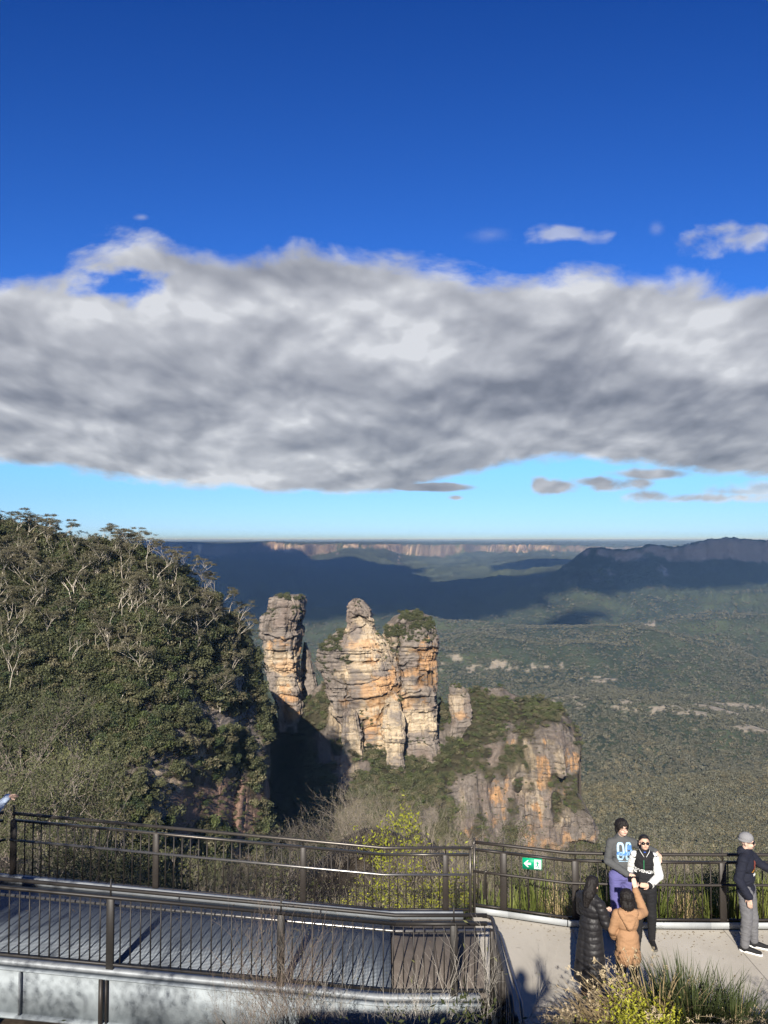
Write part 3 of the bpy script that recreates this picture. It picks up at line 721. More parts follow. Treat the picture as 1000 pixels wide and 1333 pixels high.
S1 = [(776, 356, 392), (783, 352, 397), (797, 349, 398), (800, 341, 397), (806, 339, 396), (822, 338.5, 395), (828, 339, 394), (832, 343, 393), (845, 342, 393), (853, 342, 392), (868, 346, 392), (885, 353, 392), (900, 358, 394), (918, 361, 395), (932, 363, 394), (945, 364, 396), (975, 360, 400), (1000, 358, 404)]
S1b = [(838, 395, 399), (850, 394, 403), (865, 393, 407), (885, 392, 412), (905, 391, 416), (930, 389, 420), (960, 386, 426), (1000, 380, 434)]
p1 = pillar('rock_pillar', S1, 562, 17, 'leftmost sandstone pillar standing apart beside the wooded hill, capped with bushes', 3, [(S1b, 578, 9, 0.8, 103)])
S2 = [(781, 459, 470), (785, 455, 474), (794, 454, 481), (803, 453, 484), (815, 452, 489), (819, 449, 490), (822, 438, 493), (832, 426, 500), (842, 416, 505), (850, 412, 509), (862, 413, 512), (875, 417, 518), (890, 422, 521), (910, 425, 522), (925, 428, 522), (931, 433, 522), (940, 441, 524), (955, 446, 524), (970, 450, 520), (1000, 450, 516), (1030, 446, 520)]
S2b = [(924, 449, 463), (930, 447, 467), (945, 446, 470), (960, 445, 474), (980, 446, 476), (1003, 448, 476), (1030, 444, 480)]
S2c = [(902, 505, 516), (908, 503, 519), (925, 500, 523), (940, 496, 526), (960, 498, 527), (980, 502, 526), (1010, 500, 530)]
p2 = pillar('rock_pillar', S2, 540, 17, 'middle and widest sandstone pillar, rising to a narrow pointed summit', 13, [(S2b, 523, 7, 0.9, 113), (S2c, 524, 8, 0.9, 123)])
S3 = [(796, 528, 545), (799, 520, 552), (803, 511, 561), (811, 503, 566), (820, 499, 569), (828, 496, 569), (838, 494, 570), (850, 503, 569), (858, 506, 567), (875, 510, 568), (892, 512, 568), (908, 514, 567), (925, 516, 568), (945, 518, 568), (962, 520, 568), (975, 520, 570), (1000, 516, 574)]
p3 = pillar('rock_pillar', S3, 543, 16, 'right-hand sandstone pillar joined to its taller neighbour, with a broad bushy crown', 23)
SO = [(892, 589, 600), (896, 585, 606), (905, 583, 610), (915, 584, 612), (926, 585, 614), (938, 587, 615), (960, 582, 620)]
p4 = pillar('rock_outcrop', SO, 552, 8, 'small round-topped rock knob on the ridge between the pillars and the cliff', 33, amp=1.0)
p4['category'] = 'rock outcrop'; del p4['group']

# ---- surfaces given by sight lines down a slope, then broken up in depth
def profile_surface(name, pxs, rows, crest, Ytab, disp, tone, back, right_wall=None, mat=ROCK, kind='structure'):
    """rows: picture rows below the crest; Ytab[i] depth tables per control column; returns arrays"""
    pass

def ridge_Y(px, f):
    """depth along the ridge face: f = 0 crest .. 1 foot"""
    cols = [300, 430, 520, 575, 610, 640, 665, 700, 735, 757, 800]
    fr = [0.0, 0.12, 0.25, 0.4, 0.6, 0.8, 1.0, 1.6]
    T = {300: [562, 548, 532, 508, 478, 448, 420, 340], 430: [565, 552, 538, 515, 485, 455, 425, 350], 520: [566, 553, 538, 516, 488, 458, 430, 350],
         575: [568, 556, 542, 522, 495, 468, 440, 360], 610: [572, 556, 540, 521, 503, 486, 470, 390], 640: [575, 556, 538, 520, 509, 498, 488, 410],
         665: [577, 552, 530, 516, 510, 505, 497, 420], 700: [577, 540, 518, 513, 510, 506, 500, 430], 735: [570, 530, 516, 513, 511, 509, 505, 440],
         757: [552, 530, 518, 514, 512, 510, 507, 450], 800: [552, 532, 520, 516, 513, 511, 508, 455]}
    out = 0 * px * f
    M = np.array([T[c] for c in cols])
    A = np.stack([np.interp(px[:, 0], cols, M[:, k]) for k in range(len(fr))], -1)   # per column
    ff = f
    for k in range(len(fr) - 1):
        t = np.clip((ff - fr[k]) / (fr[k + 1] - fr[k]), 0, 1)
        seg = A[:, k][:, None] * (1 - t) + A[:, k + 1][:, None] * t
        out = np.where(ff >= fr[k], seg, out)
    return out
CLIFFS = [(700, 1000, 54, 50), (738, 990, 30, 54), (690, 1060, 50, 60), (650, 1045, 30, 50), (618, 1030, 28, 38), (645, 985, 24, 22), (740, 1080, 36, 34), (603, 1075, 16, 34), (625, 1100, 30, 20), (668, 968, 10, 14), (722, 955, 30, 10), (650, 905, 26, 7), (450, 985, 16, 36), (436, 940, 12, 26), (560, 962, 18, 16), (540, 975, 24, 8), (640, 897, 20, 5), (470, 1000, 16, 14), (585, 955, 8, 8), (422, 985, 12, 22), (410, 890, 12, 30), (775, 1080, 18, 30), (560, 1060, 12, 18)]
BUSHES = [(724, 1045, 7, 16), (668, 1086, 9, 18), (655, 1004, 6, 10), (760, 1032, 12, 14), (625, 982, 14, 8), (674, 1022, 5, 9)]
def cliffness(px, py, n):
    a = patches(px, py, [(c[0], c[1], c[2], c[3], 1) for c in CLIFFS], n)
    b = patches(px, py, [(c[0], c[1], c[2], c[3], 1) for c in BUSHES], n)
    return a * (1 - b)
def build_ridge():
    pxs = np.arange(296, 757.6, 0.75)[:, None]
    crest = itp(pxs[:, 0], [(296, 880), (335, 878), (346, 905), (362, 936), (385, 938), (405, 900), (430, 880), (480, 910), (560, 925), (575, 912), (583, 918), (600, 915), (612, 897), (625, 893), (640, 896), (655, 894), (665, 902), (680, 909), (700, 908), (715, 912), (730, 918), (742, 930), (752, 946), (757.6, 955)])[:, None]
    foot = 1125.0
    nf = 430
    f = np.linspace(0, 1.75, nf)[None, :]
    py = crest + (foot - crest) * f
    Y = ridge_Y(pxs, f)
    px = pxs + 0 * f
    warp = itp(py, [(940, 0), (965, 1.5), (985, -2), (1003, -1), (1012, -6), (1035, -8), (1050, 2), (1062, 10), (1080, 21), (1100, 25), (1300, 28)]) + 3.0 * vn(py / 9, 0 * py, 0, 6) + 1.6 * vn(py / 3, 0 * py, 0, 7)
    px = px + warp * sst(600, 757, px)
    P = at(px, py, Y)
    X, Yv, Z = P[..., 0], P[..., 1], P[..., 2]
    n = fbm(X / 14, Z / 14, Yv / 14, 3, 71)
    cl = cliffness(px, py, n)
    b1, k1 = blocky(X, Z, 7.0, 16.0, 201, 1.0); b2, k2 = blocky(X, Z, 3.2, 6.0, 202, 0.8); b3, k3 = blocky(X, Z, 1.7, 2.0, 203, 0.5)
    rel = 0.5 * b1 + 0.35 * b2 + 0.2 * b3
    but = np.abs(vn(X / 22, Z / 90, 0, 55)) * 8 - 2 + 3.6 * vn(X / 9, Z / 50, 0, 56) + 2.2 * (1 - 2 * np.abs(vn(X / 4.5, Z / 40, 0, 57)))
    c4, _ = blocky(X, Z, 2.6, 22.0, 213, 0.9); b1 = 0.45 * b1 + 0.75 * c4; rel = 0.5 * b1 + 0.35 * b2 + 0.2 * b3
    d = cl * (3.0 * (0.6 * b1 + 0.45 * b2 + 0.25 * b3) + 0.8 * but) + (1 - cl) * (2.6 * fbm(X / 12, Z / 12, Yv / 12, 4, 44) + 5 * vn(X / 40, Z / 40, 0, 45))
    fade = sst(0, 0.06, f) * 0.9 + 0.1
    Yv = Yv - d * fade
    C = rock_tone(px + 7 * vn(X / 3, Z / 25, 0, 91) , py + 14 * vn(X / 2.5, Z / 40, 0, 92), X, Yv, Z, rel, k2, 7, 0.32)
    soil = np.array([0.045, 0.040, 0.024]) * (1 + 0.5 * n + 0.3 * fbm(X / 2, Z / 2, Yv / 2, 3, 8))[..., None]
    C = C * 0.84 * cl[..., None] + soil * (1 - cl[..., None])
    # far side falls away behind the crest
    bk = np.array([60, 34, 18, 9, 4, 1.5])[None, :]
    Xb = X[:, :1] * (1 + bk / Yv[:, :1] * 0.9); Yb = Yv[:, :1] + bk; Zb = Z[:, :1] - bk * 1.4 - (bk > 30) * 60 + 0.6 * fbm(Xb / 5, Yb / 5, 0, 3, 5)
    V = np.concatenate([np.stack([Xb, Yb, Zb], -1), np.stack([X, Yv, Z], -1)], 1)
    Cc = np.concatenate([np.repeat(C[:, :1], 6, 1), C], 1)
    # right-hand end turns the corner and runs back out of sight
    steps = np.array([1.2, 3, 6, 10, 16, 26, 44])
    W = []
    last = V[-1]
    for q in steps:
        w = last.copy(); w[:, 1] += q
        w[:, 0] = last[:, 0] + q * 0.10 - 0.6 + 0.5 * vn(w[:, 2] / 4, q, 0, 4)
        w[:, 2] -= q * 0.02; W.append(w)
    V = np.concatenate([V, np.array(W)], 0); Cc = np.concatenate([Cc, np.repeat(Cc[-1:], len(steps), 0)], 0)
    me = raw_mesh('cliff_ridge', V.reshape(-1, 3), grid_faces(V.shape[0], V.shape[1])[:, ::-1], Cc.reshape(-1, 3))
    tag(mobj('ridge', me, ROCK), kind='structure')
    return px, py, X, Yv, Z, cl, f + 0 * px
RG = build_ridge()

def pick(n, X, Y, Z, w, jitter=0.5):
    """n points drawn from grid vertices with weight w"""
    w = np.clip(w.ravel(), 0, None); i = rng.choice(len(w), n, p=w / w.sum())
    P = np.stack([X.ravel()[i], Y.ravel()[i], Z.ravel()[i]], -1)
    return P + rng.normal(0, jitter, P.shape) * (1, 1, 0.2), i
LF_TAN = mat_leaf('tan_olive_leaf', (0.085, 0.085, 0.045), (0.20, 0.18, 0.10), 0.18); LF_DEEP = mat_leaf('deep_green_leaf', (0.030, 0.048, 0.022), (0.09, 0.115, 0.05), 0.2)
scrub = [crown_proto('scrub_crown_%s' % 'abcdefghi'[k], 80 + k, 430, 0.155, [LF_OLIVE, LF_OLIVE, LF_GREEN, LF_OLIVE, LF_BROWN, LF_OLIVE, LF_GREEN, LF_TAN, LF_DEEP][k], [(1, 1, 0.85), (1.1, 0.9, 1.0), (0.9, 1, 0.8), (1, 1, 0.6), (1, 1, 0.9), (1, 1, 1.1), (1, 1, .7), (1.1, 1, .7), (1, 1, 1)][k], 9) for k in range(9)]
def twig_proto(name, seed, mat, n=46, h=1.0, spread=0.9, fork=2, r=0.012):
    rg = random.Random(seed); m = MB()
    def grow(p, d, L, rad, lev):
        pts = [p]; q = p.copy(); dd = d.copy()
        for i in range(3):
            q = q + dd * L / 3; dd = (dd + Vector((rg.uniform(-1, 1), rg.uniform(-1, 1), rg.uniform(-.4, 1))) * 0.22).normalized(); pts.append(q.copy())
        m.tube(pts, [rad, rad * .85, rad * .7, rad * .5], 3, False)
        if lev > 0:
            for k in range(fork + (rg.random() < 0.5)):
                s = pts[rg.choice([1, 2, 3])]
                nd = (dd + Vector((rg.uniform(-1, 1), rg.uniform(-1, 1), rg.uniform(-.3, 1))) * 0.75).normalized()
                grow(s.copy(), nd, L * rg.uniform(0.55, 0.8), rad * 0.6, lev - 1)
    for k in range(n):
        a = rg.uniform(0, 6.28); s = rg.uniform(0, spread)
        grow(Vector((math.cos(a) * s * .35, math.sin(a) * s * .35, -0.1)), Vector((math.cos(a) * s, math.sin(a) * s, 1)).normalized(), h * rg.uniform(.35, .6), r, 2)
    me = m.mesh(name); me.materials.append(mat)
    return D.objects.new(name, me)
twiggy = [twig_proto('dry_bush_%s' % 'abc'[k], 5 + k, LF_DRY, 9, 1.0, 1.0, 2, 0.016) for k in range(3)]
def scrub_ridge():
    px, py, X, Y, Z, cl, f = RG
    n = fbm(X / 10, Z / 10, Y / 10, 3, 99)
    area = np.gradient(Y, axis=1) ** 2 + np.gradient(Z, axis=1) ** 2
    w = (1 - cl) ** 1.5 * (f < 1.15) * np.sqrt(area) * sst(-0.9, -0.2, n)
    P, i = pick(5600, X, Y, Z, w)
    ppx, ppy = px.ravel()[i], py.ravel()[i]
    S = rng.uniform(1.2, 2.9, len(P)) * (1 + 0.25 * (ppx < 600)); P[:, 2] += S * 0.3
    br = sst(1020, 1100, ppy) * (ppx > 420)
    idx = rng.choice([0, 1, 2, 3, 5, 6, 0, 1, 4], len(P))
    idx = np.where((rng.uniform(0, 1, len(P)) < 0.45 * br) | (rng.uniform(0, 1, len(P)) < 0.12), 4, idx)
    # a few on ledges of the cliffs
    w2 = cl * (rng.uniform(0, 1, cl.shape) < 0.2) * (f < 1.1)
    P2, i2 = pick(180, X, Y, Z, w2)
    P = np.concatenate([P, P2]); S = np.concatenate([S, rng.uniform(0.5, 1.2, len(P2))]); idx = np.concatenate([idx, rng.choice([0, 1, 3, 4], len(P2))])
    scatter('ridge_scrub', P, S, None, scrub, 'dark green scrub covering the ridge around and below the rock pillars', 'scrub', idx=idx)
scrub_ridge()

# bushes growing on the pillars: things of their own kind but uncountable tufts, one object a pillar
def top_bushes(o, spots, label, seed):
    bvh = BVHTree.FromPolygons([v.co for v in o.data.vertices], [p.vertices[:] for p in o.data.polygons])
    P, S = [], []
    rg = random.Random(seed)
    for (px, py, rx, ry, n, s) in spots:
        for k in range(n):
            a = atv(px + rg.uniform(-rx, rx), py + rg.uniform(-ry, ry), 500)
            o_ = Vector((0, 0, CZ)); d = (a - o_).normalized()
            h = bvh.ray_cast(o_, d)
            if h[0] is None:
                h = bvh.ray_cast(Vector((a.x / 500 * 545, 545 + rg.uniform(-8, 4), 0)), Vector((0, 0, -1)))
            if h[0] is not None: P.append(h[0] + Vector((0, 0, 0.3))); S.append(s * rg.uniform(.7, 1.7))
    scatter('pillar_scrub', np.array([p[:] for p in P]), np.array(S), None, scrub, label, 'scrub', idx=rng.choice([0, 1, 2, 3, 5], len(P)))
top_bushes(p1, [(385, 779, 14, 3, 26, 1.5), (365, 776, 10, 2, 16, 1.6), (388, 795, 8, 6, 14, 1.2), (353, 797, 5, 4, 10, 1.2), (343, 800, 3, 2, 5, .9), (396, 870, 3, 30, 6, .7)], 'low bushes crowning the leftmost rock pillar', 1)
top_bushes(p2, [(430, 838, 14, 10, 60, 1.7), (445, 822, 6, 5, 24, 1.3), (450, 860, 6, 6, 12, 1.4), (420, 860, 6, 14, 22, 1.1), (495, 832, 8, 12, 14, 1.1), (465, 786, 6, 5, 7, .8), (470, 800, 8, 6, 6, .7), (430, 880, 6, 10, 8, 1), (505, 860, 5, 10, 6, .9), (520, 912, 3, 3, 3, 1.4), (477, 935, 8, 12, 20, 1.2), (485, 975, 12, 6, 30, 1.3), (470, 990, 16, 6, 20, 1.2)], 'bushes on the left shoulder of the widest rock pillar', 2)
top_bushes(p3, [(535, 802, 14, 5, 90, 1.7), (548, 812, 16, 8, 80, 1.6), (515, 822, 12, 8, 80, 1.8), (535, 828, 22, 8, 50, 1.3), (560, 825, 6, 12, 26, 1.3), (510, 842, 10, 8, 26, 1.2), (522, 910, 4, 5, 6, 1.6), (545, 965, 16, 3, 12, .9), (558, 870, 4, 10, 3, .7)], 'thick bushes on the broad crown of the right-hand rock pillar', 3)
top_bushes(p4, [(592, 894, 8, 3, 14, 1.2), (605, 905, 5, 5, 8, 1.0)], 'low bushes on top of the small rock knob', 4)

# ---------------------------------------------------------------- wooded hill on the left
HT = [(-400, 570), (-200, 628), (-60, 668), (0, 685), (50, 698), (90, 711), (140, 715), (190, 724), (225, 741), (255, 762), (280, 784), (300, 804), (318, 826), (332, 852), (341, 872), (347, 900), (350, 940), (352, 960)]
HY = [(-400, 230), (0, 272), (100, 278), (190, 282), (240, 293), (300, 316), (352, 342)]
HB = [(-400, 120), (-100, 150), (0, 165), (60, 180), (120, 205), (180, 228), (230, 246), (300, 276), (352, 302)]
HCLIFF = [(300, 935, 16, 14), (240, 950, 18, 7), (326, 925, 9, 24), (338, 880, 7, 18), (210, 960, 12, 6), (285, 1040, 78, 60), (215, 1000, 40, 22), (232, 985, 26, 12), (195, 928, 12, 12), (250, 915, 24, 10), (285, 930, 16, 14), (270, 960, 26, 9), (312, 890, 12, 16), (335, 990, 14, 70), (325, 950, 14, 26), (318, 870, 10, 8), (165, 910, 12, 5), (262, 770, 6, 4), (250, 812, 12, 5), (345, 900, 8, 40)]
HBUSH = [(300, 985, 20, 22), (285, 1000, 12, 12), (330, 1000, 12, 26), (262, 945, 14, 8), (245, 975, 10, 6), (240, 1005, 16, 6), (310, 920, 8, 10)]
def build_hill():
    pxs = np.arange(-330, 352.1, 0.9)[:, None]
    top = itp(pxs[:, 0], HT)[:, None]; Yt = itp(pxs[:, 0], HY)[:, None]; Yb = itp(pxs[:, 0], HB)[:, None]
    nf = 420; f = np.linspace(0, 1, nf)[None, :]
    foot = 1230.0
    py = top + (foot - top) * f
    px = pxs + 0 * f
    g = 0.55 * f + 0.45 * f ** 2
    lo = sst(930, 1000, py) * sst(200, 260, px)       # steeper wall low on the right
    Y = Yt + (Yb - Yt) * g
    Y = Y + lo * (np.clip(py - 960, 0, 400)) * 0.10
    P = at(px, py, Y); X, Yv, Z = P[..., 0], P[..., 1], P[..., 2]
    n = fbm(X / 14, Z / 14, Yv / 14, 3, 171)
    cl = patches(px, py, [(c[0], c[1], c[2], c[3], 1) for c in HCLIFF], n) * (1 - patches(px, py, [(c[0], c[1], c[2], c[3], 1) for c in HBUSH], n))
    b1, k1 = blocky(X, Z, 6.0, 8.0, 301, 1.0); b2, k2 = blocky(X, Z, 3.0, 2.6, 302, 0.8); b3, k3 = blocky(X, Z, 1.7, 1.0, 303, 0.5)
    wall = sst(1000, 1020, py) * sst(215, 240, px)
    c1, _ = blocky(X, Z, 5.0, 40.0, 311, 1.0); c2, _ = blocky(X, Z, 2.2, 14.0, 312, 0.6)
    rel = (0.5 * b1 + 0.35 * b2 + 0.2 * b3) * (1 - wall) + (0.6 * c1 + 0.4 * c2 + 0.12 * b3) * wall
    sc = np.clip(Yv / 300, 0.25, 1)
    d = cl * (3.4 * rel) + (7.5 * fbm(X / 34, Z / 30, Yv / 34, 3, 144) + 2.2 * fbm(X / 9, Z / 9, Yv / 9, 3, 145)) * (1 - 0.6 * cl) * sc
    gl = np.exp(-((px - 318 + (py - 900) * 0.10) / 7) ** 2) * sst(840, 880, py) * 6
    Yv = Yv - d * (sst(0, 0.05, f)) + gl
    n2 = fbm(X / 2.2, Yv / 2.2, Z / 1.6, 3, 70)
    C = GREY * 1.0 * (1 + 0.3 * n + 0.3 * n2)[..., None]
    red = np.array([0.26, 0.155, 0.115])
    C = C * (1 - 0.75 * wall[..., None]) + red * (1 + 0.3 * n2[..., None]) * 0.75 * wall[..., None]
    fr = patches(px, py, [(270, 918, 16, 5, .8), (232, 1020, 16, 8, .7), (195, 938, 8, 3, 1), (250, 800, 8, 4, .5), (295, 960, 20, 5, .5), (268, 985, 16, 8, .6), (210, 1005, 14, 8, .7)], n + n2 * .4)
    C = C * (1 - fr[..., None]) + PALE * (1 + .2 * n2[..., None]) * fr[..., None]
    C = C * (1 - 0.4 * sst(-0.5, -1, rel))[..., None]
    soil = np.array([0.060, 0.052, 0.030]) * (1 + 0.5 * n)[..., None]
    C = np.clip(C * cl[..., None] + soil * (1 - cl[..., None]), 0.01, 1)
    bk = np.array([150, 90, 40, 20, 9, 3])[None, :]
    Xb = X[:, :1] - bk * 0.16; Yb_ = Yv[:, :1] + bk; Zb = Z[:, :1] - 0.004 * bk ** 1.6 - 0.15 * bk
    V = np.concatenate([np.stack([Xb, Yb_, Zb], -1), np.stack([X, Yv, Z], -1)], 1)
    Cc = np.concatenate([np.repeat(C[:, :1], 6, 1), C], 1)
    last = V[-1]; W = []
    steps = [2, 5, 9, 15, 24, 36, 55, 80]
    for q in steps:
        w = last.copy(); w[:, 1] += q; w[:, 0] -= q * 0.165 + 0.8 * vn(w[:, 2] / 6, q / 5, 0, 6); W.append(w)
    V = np.concatenate([V, np.array(W)], 0); Cc = np.concatenate([Cc, np.repeat(Cc[-1:], len(steps), 0)], 0)
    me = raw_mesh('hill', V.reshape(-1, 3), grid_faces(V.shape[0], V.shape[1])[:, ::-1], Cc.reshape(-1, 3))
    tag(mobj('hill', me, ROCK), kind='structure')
    return px, py, X, Yv, Z, cl, f + 0 * px
HG = build_hill()
def scrub_hill():
    px, py, X, Y, Z, cl, f = HG
    dY = np.abs(np.gradient(Y, axis=1)); dZ = np.abs(np.gradient(Z, axis=1)); dX = np.abs(np.gradient(X, axis=0))
    w = np.clip(1 - cl, 0.0, 1) ** 2 * np.sqrt(dY ** 2 + dZ ** 2) * dX * (py < 1180)
    w = w * np.where(Y < 200, (Y / 200) ** -0.6, 1)
    P, i = pick(9800, X, Y, Z, w, 0.9)
    Yp = Y.ravel()[i]; pyp = py.ravel()[i]
    S = rng.uniform(1.3, 4.3, len(P)) * np.clip(Yp / 260, 0.5, 1.1)
    idx = rng.choice([0, 1, 2, 3, 5, 0, 1, 4, 0, 5, 7, 7, 8, 8], len(P))
    wall = cl.ravel()[i]
    P[:, 2] += S * 0.25
    w2 = cl * (rng.uniform(0, 1, cl.shape) < 0.2) * (f < 0.95)
    P2, i2 = pick(500, X, Y, Z, w2)
    P = np.concatenate([P, P2]); S = np.concatenate([S, rng.uniform(0.6, 1.4, len(P2))]); idx = np.concatenate([idx, rng.choice([0, 1, 3, 4], len(P2))])
    scatter('hillside_scrub', P, S, None, scrub, 'dense olive green bush covering the steep hill on the left', 'scrub', idx=idx)
scrub_hill()

# ---------------------------------------------------------------- gum trees
BARK = mat_plain('pale_gum_bark', (0.56, 0.49, 0.40), 0.8, 0, 0.25, 1.5, 0.1)
LF_GUM = mat_leaf('gum_leaf', (0.065, 0.066, 0.038), (0.175, 0.155, 0.095), 0.18)
def gum(seed, H=1.0, lean=0.15, forks=3, crown=True, near=False, leafn=110, leaf=0.025):
    """a gum of unit height: pale forking limbs, flat-topped clumps of leaf at their ends"""
    rg = random.Random(seed); tr = MB(); lf = MB(); tips = []
    g = np.random.default_rng(seed)
    def limb(p, d, L, rad, lev):
        pts = [p.copy()]; q = p.copy(); dd = d.copy(); k = 4
        for i in range(k):
            q = q + dd * (L / k); dd = (dd + Vector((rg.uniform(-1, 1), rg.uniform(-1, 1), rg.uniform(-.2, .6))) * 0.20).normalized(); pts.append(q.copy())
        tr.tube(pts, [rad * (1 - 0.45 * i / k) for i in range(k + 1)], 6 if lev > 1 else 4, False)
        if lev == 0: tips.append(q); return
        for j in range(rg.choice([2, 2, 3]) if lev < 3 else forks):
            a = rg.uniform(0, 6.28); sp = rg.uniform(0.45, 0.95)
            nd = (dd + Vector((math.cos(a) * sp, math.sin(a) * sp, rg.uniform(-.1, .35)))).normalized()
            st = q if j < 2 else pts[3]
            limb(st.copy(), nd, L * rg.uniform(0.5, 0.72), rad * 0.55, lev - 1)
    a = rg.uniform(0, 6.28)
    limb(Vector((0, 0, -0.05)), Vector((math.cos(a) * lean, math.sin(a) * lean, 1)).normalized(), 0.58, 0.0140, 3)
    zt = max(t.z for t in tips)
    for t in tips:
        n = leafn
        r = rg.uniform(0.045, 0.085)
        p = g.normal(size=(n, 3)) * (r * .60, r * .60, r * .24)
        lf.leaves(p + np.array(t[:]) + (0, 0, 0.01), leaf * g.uniform(.6, 1.4, n), None, 0.55, g, 0.4)
    k = 1 / zt
    return tr.mesh('trunk'), lf.mesh('crown'), k
GUMS = [gum(s, lean=l, forks=f, leafn=(110, 45, 120, 110, 30, 120, 70, 40)[i_]) for i_, (s, l, f) in enumerate( ((1, .1, 2), (2, .35, 2), (3, .2, 3), (5, .05, 3), (8, .5, 2), (9, .25, 3), (12, .15, 2), (15, .6, 3)))]
for a_, b_, k_ in GUMS: a_.materials.append(BARK); b_.materials.append(LF_GUM)
FORM = ['upright', 'slanting', 'wide-forked', 'straight-trunked', 'strongly leaning', 'many-limbed', 'slender', 'low sprawling']
def region(px, py):
    h = ('at the far left edge', 'left of the skyline gap', 'below the twin skyline gums', 'above the middle rock ledges', 'near the right shoulder of the hill', 'facing the pillars')
    i = 0 if px < 45 else 1 if px < 105 else 2 if px < 175 else 3 if px < 240 else 4 if px < 290 else 5
    v = 'high up' if py < 745 else 'on the upper slope' if py < 800 else 'halfway up the hill' if py < 860 else 'on the lower slope' if py < 940 else 'near the foot of the hill'
    return v + ' ' + h[i]
used_labels = {}
def place_gum(px, py, hpx, v, rz, on=HG):
    gx, gy = on[0], on[1]
    i = int(np.clip((px - gx[0, 0]) / 0.9, 0, gx.shape[0] - 1)); col = gy[i]
    j = int(np.clip(np.searchsorted(col, py), 0, len(col) - 1))
    x, y, z = on[2][i, j], on[3][i, j], on[4][i, j]
    H = hpx / 1000 * y * (0.80 if py < 745 else 0.96)
    tr, cr, k = GUMS[v]
    t = empty('gum_tree', (x, y - 1.2, z + 0.2), rz); t.scale = (H * k * 1.05,) * 2 + (H * k,)
    size = 'tall' if hpx > 62 else 'short' if hpx < 40 else 'middling'
    base = '%s %s gum %s' % (size, FORM[v], region(px, py))
    tag(t, base, 'tree', 'pale gum trees on the wooded hill')
    for nm, me in (('trunk', tr), ('crown', cr)):
        link(D.objects.new(nm, me), t)
    return t
rt = random.Random(42)
hand = [(205, 775, 60, 0), (262, 862, 78, 0), (300, 862, 56, 4), (143, 862, 62, 2), (88, 770, 50, 3), (208, 822, 62, 6), (45, 770, 54, 0), (60, 838, 50, 2), (40, 720, 62, 5), (20, 708, 50, 2), (75, 716, 48, 5), (165, 728, 50, 5), (158, 732, 62, 2), (215, 735, 34, 2), (184, 728, 40, 0),
        (130, 724, 44, 6), (12, 800, 60, 4), (15, 900, 62, 4), (30, 880, 60, 1), (180, 868, 46, 6), (75, 800, 44, 0), (105, 790, 60, 2), (120, 796, 50, 6), (243, 800, 50, 3), (225, 790, 60, 6), (185, 790, 56, 5), (160, 800, 60, 3), (275, 810, 50, 2), (290, 838, 52, 5), (312, 845, 50, 2), (240, 742, 40, 2), (262, 762, 40, 5), (280, 785, 40, 2), (298, 808, 42, 0), (95, 735, 50, 2), (0, 730, 60, 5), (5, 690, 30, 2), (55, 700, 34, 5), (110, 712, 26, 3), (225, 900, 36, 1), (290, 915, 30, 4), (305, 905, 40, 6), (325, 865, 40, 4)]
hand += [(3, 697, 30, 5), (22, 699, 34, 2), (38, 702, 40, 5), (52, 706, 42, 2), (66, 711, 40, 5), (80, 715, 38, 2), (93, 718, 32, 0), (118, 722, 34, 5), (146, 722, 42, 2), (152, 726, 44, 5), (172, 726, 42, 2), (178, 726, 36, 5), (196, 730, 36, 2), (210, 735, 30, 5), (-20, 690, 44, 2), (-45, 690, 44, 5), (232, 745, 34, 5), (248, 755, 34, 0), (270, 776, 34, 2), (288, 796, 32, 5), (308, 822, 34, 2), (322, 846, 34, 5)]
for i in range(205):
    px = rt.uniform(-60, 320); t_ = itp(px, HT)
    py = t_ + 12 + abs(rt.gauss(0, 1)) * 75
    if py > 930: continue
    hand.append((px, py, rt.uniform(34, 60) * (1.2 if px < 30 else 1), rt.randrange(8)))
for (a, b, h, v) in hand: place_gum(a, b, h, v, rt.uniform(0, 6.28))
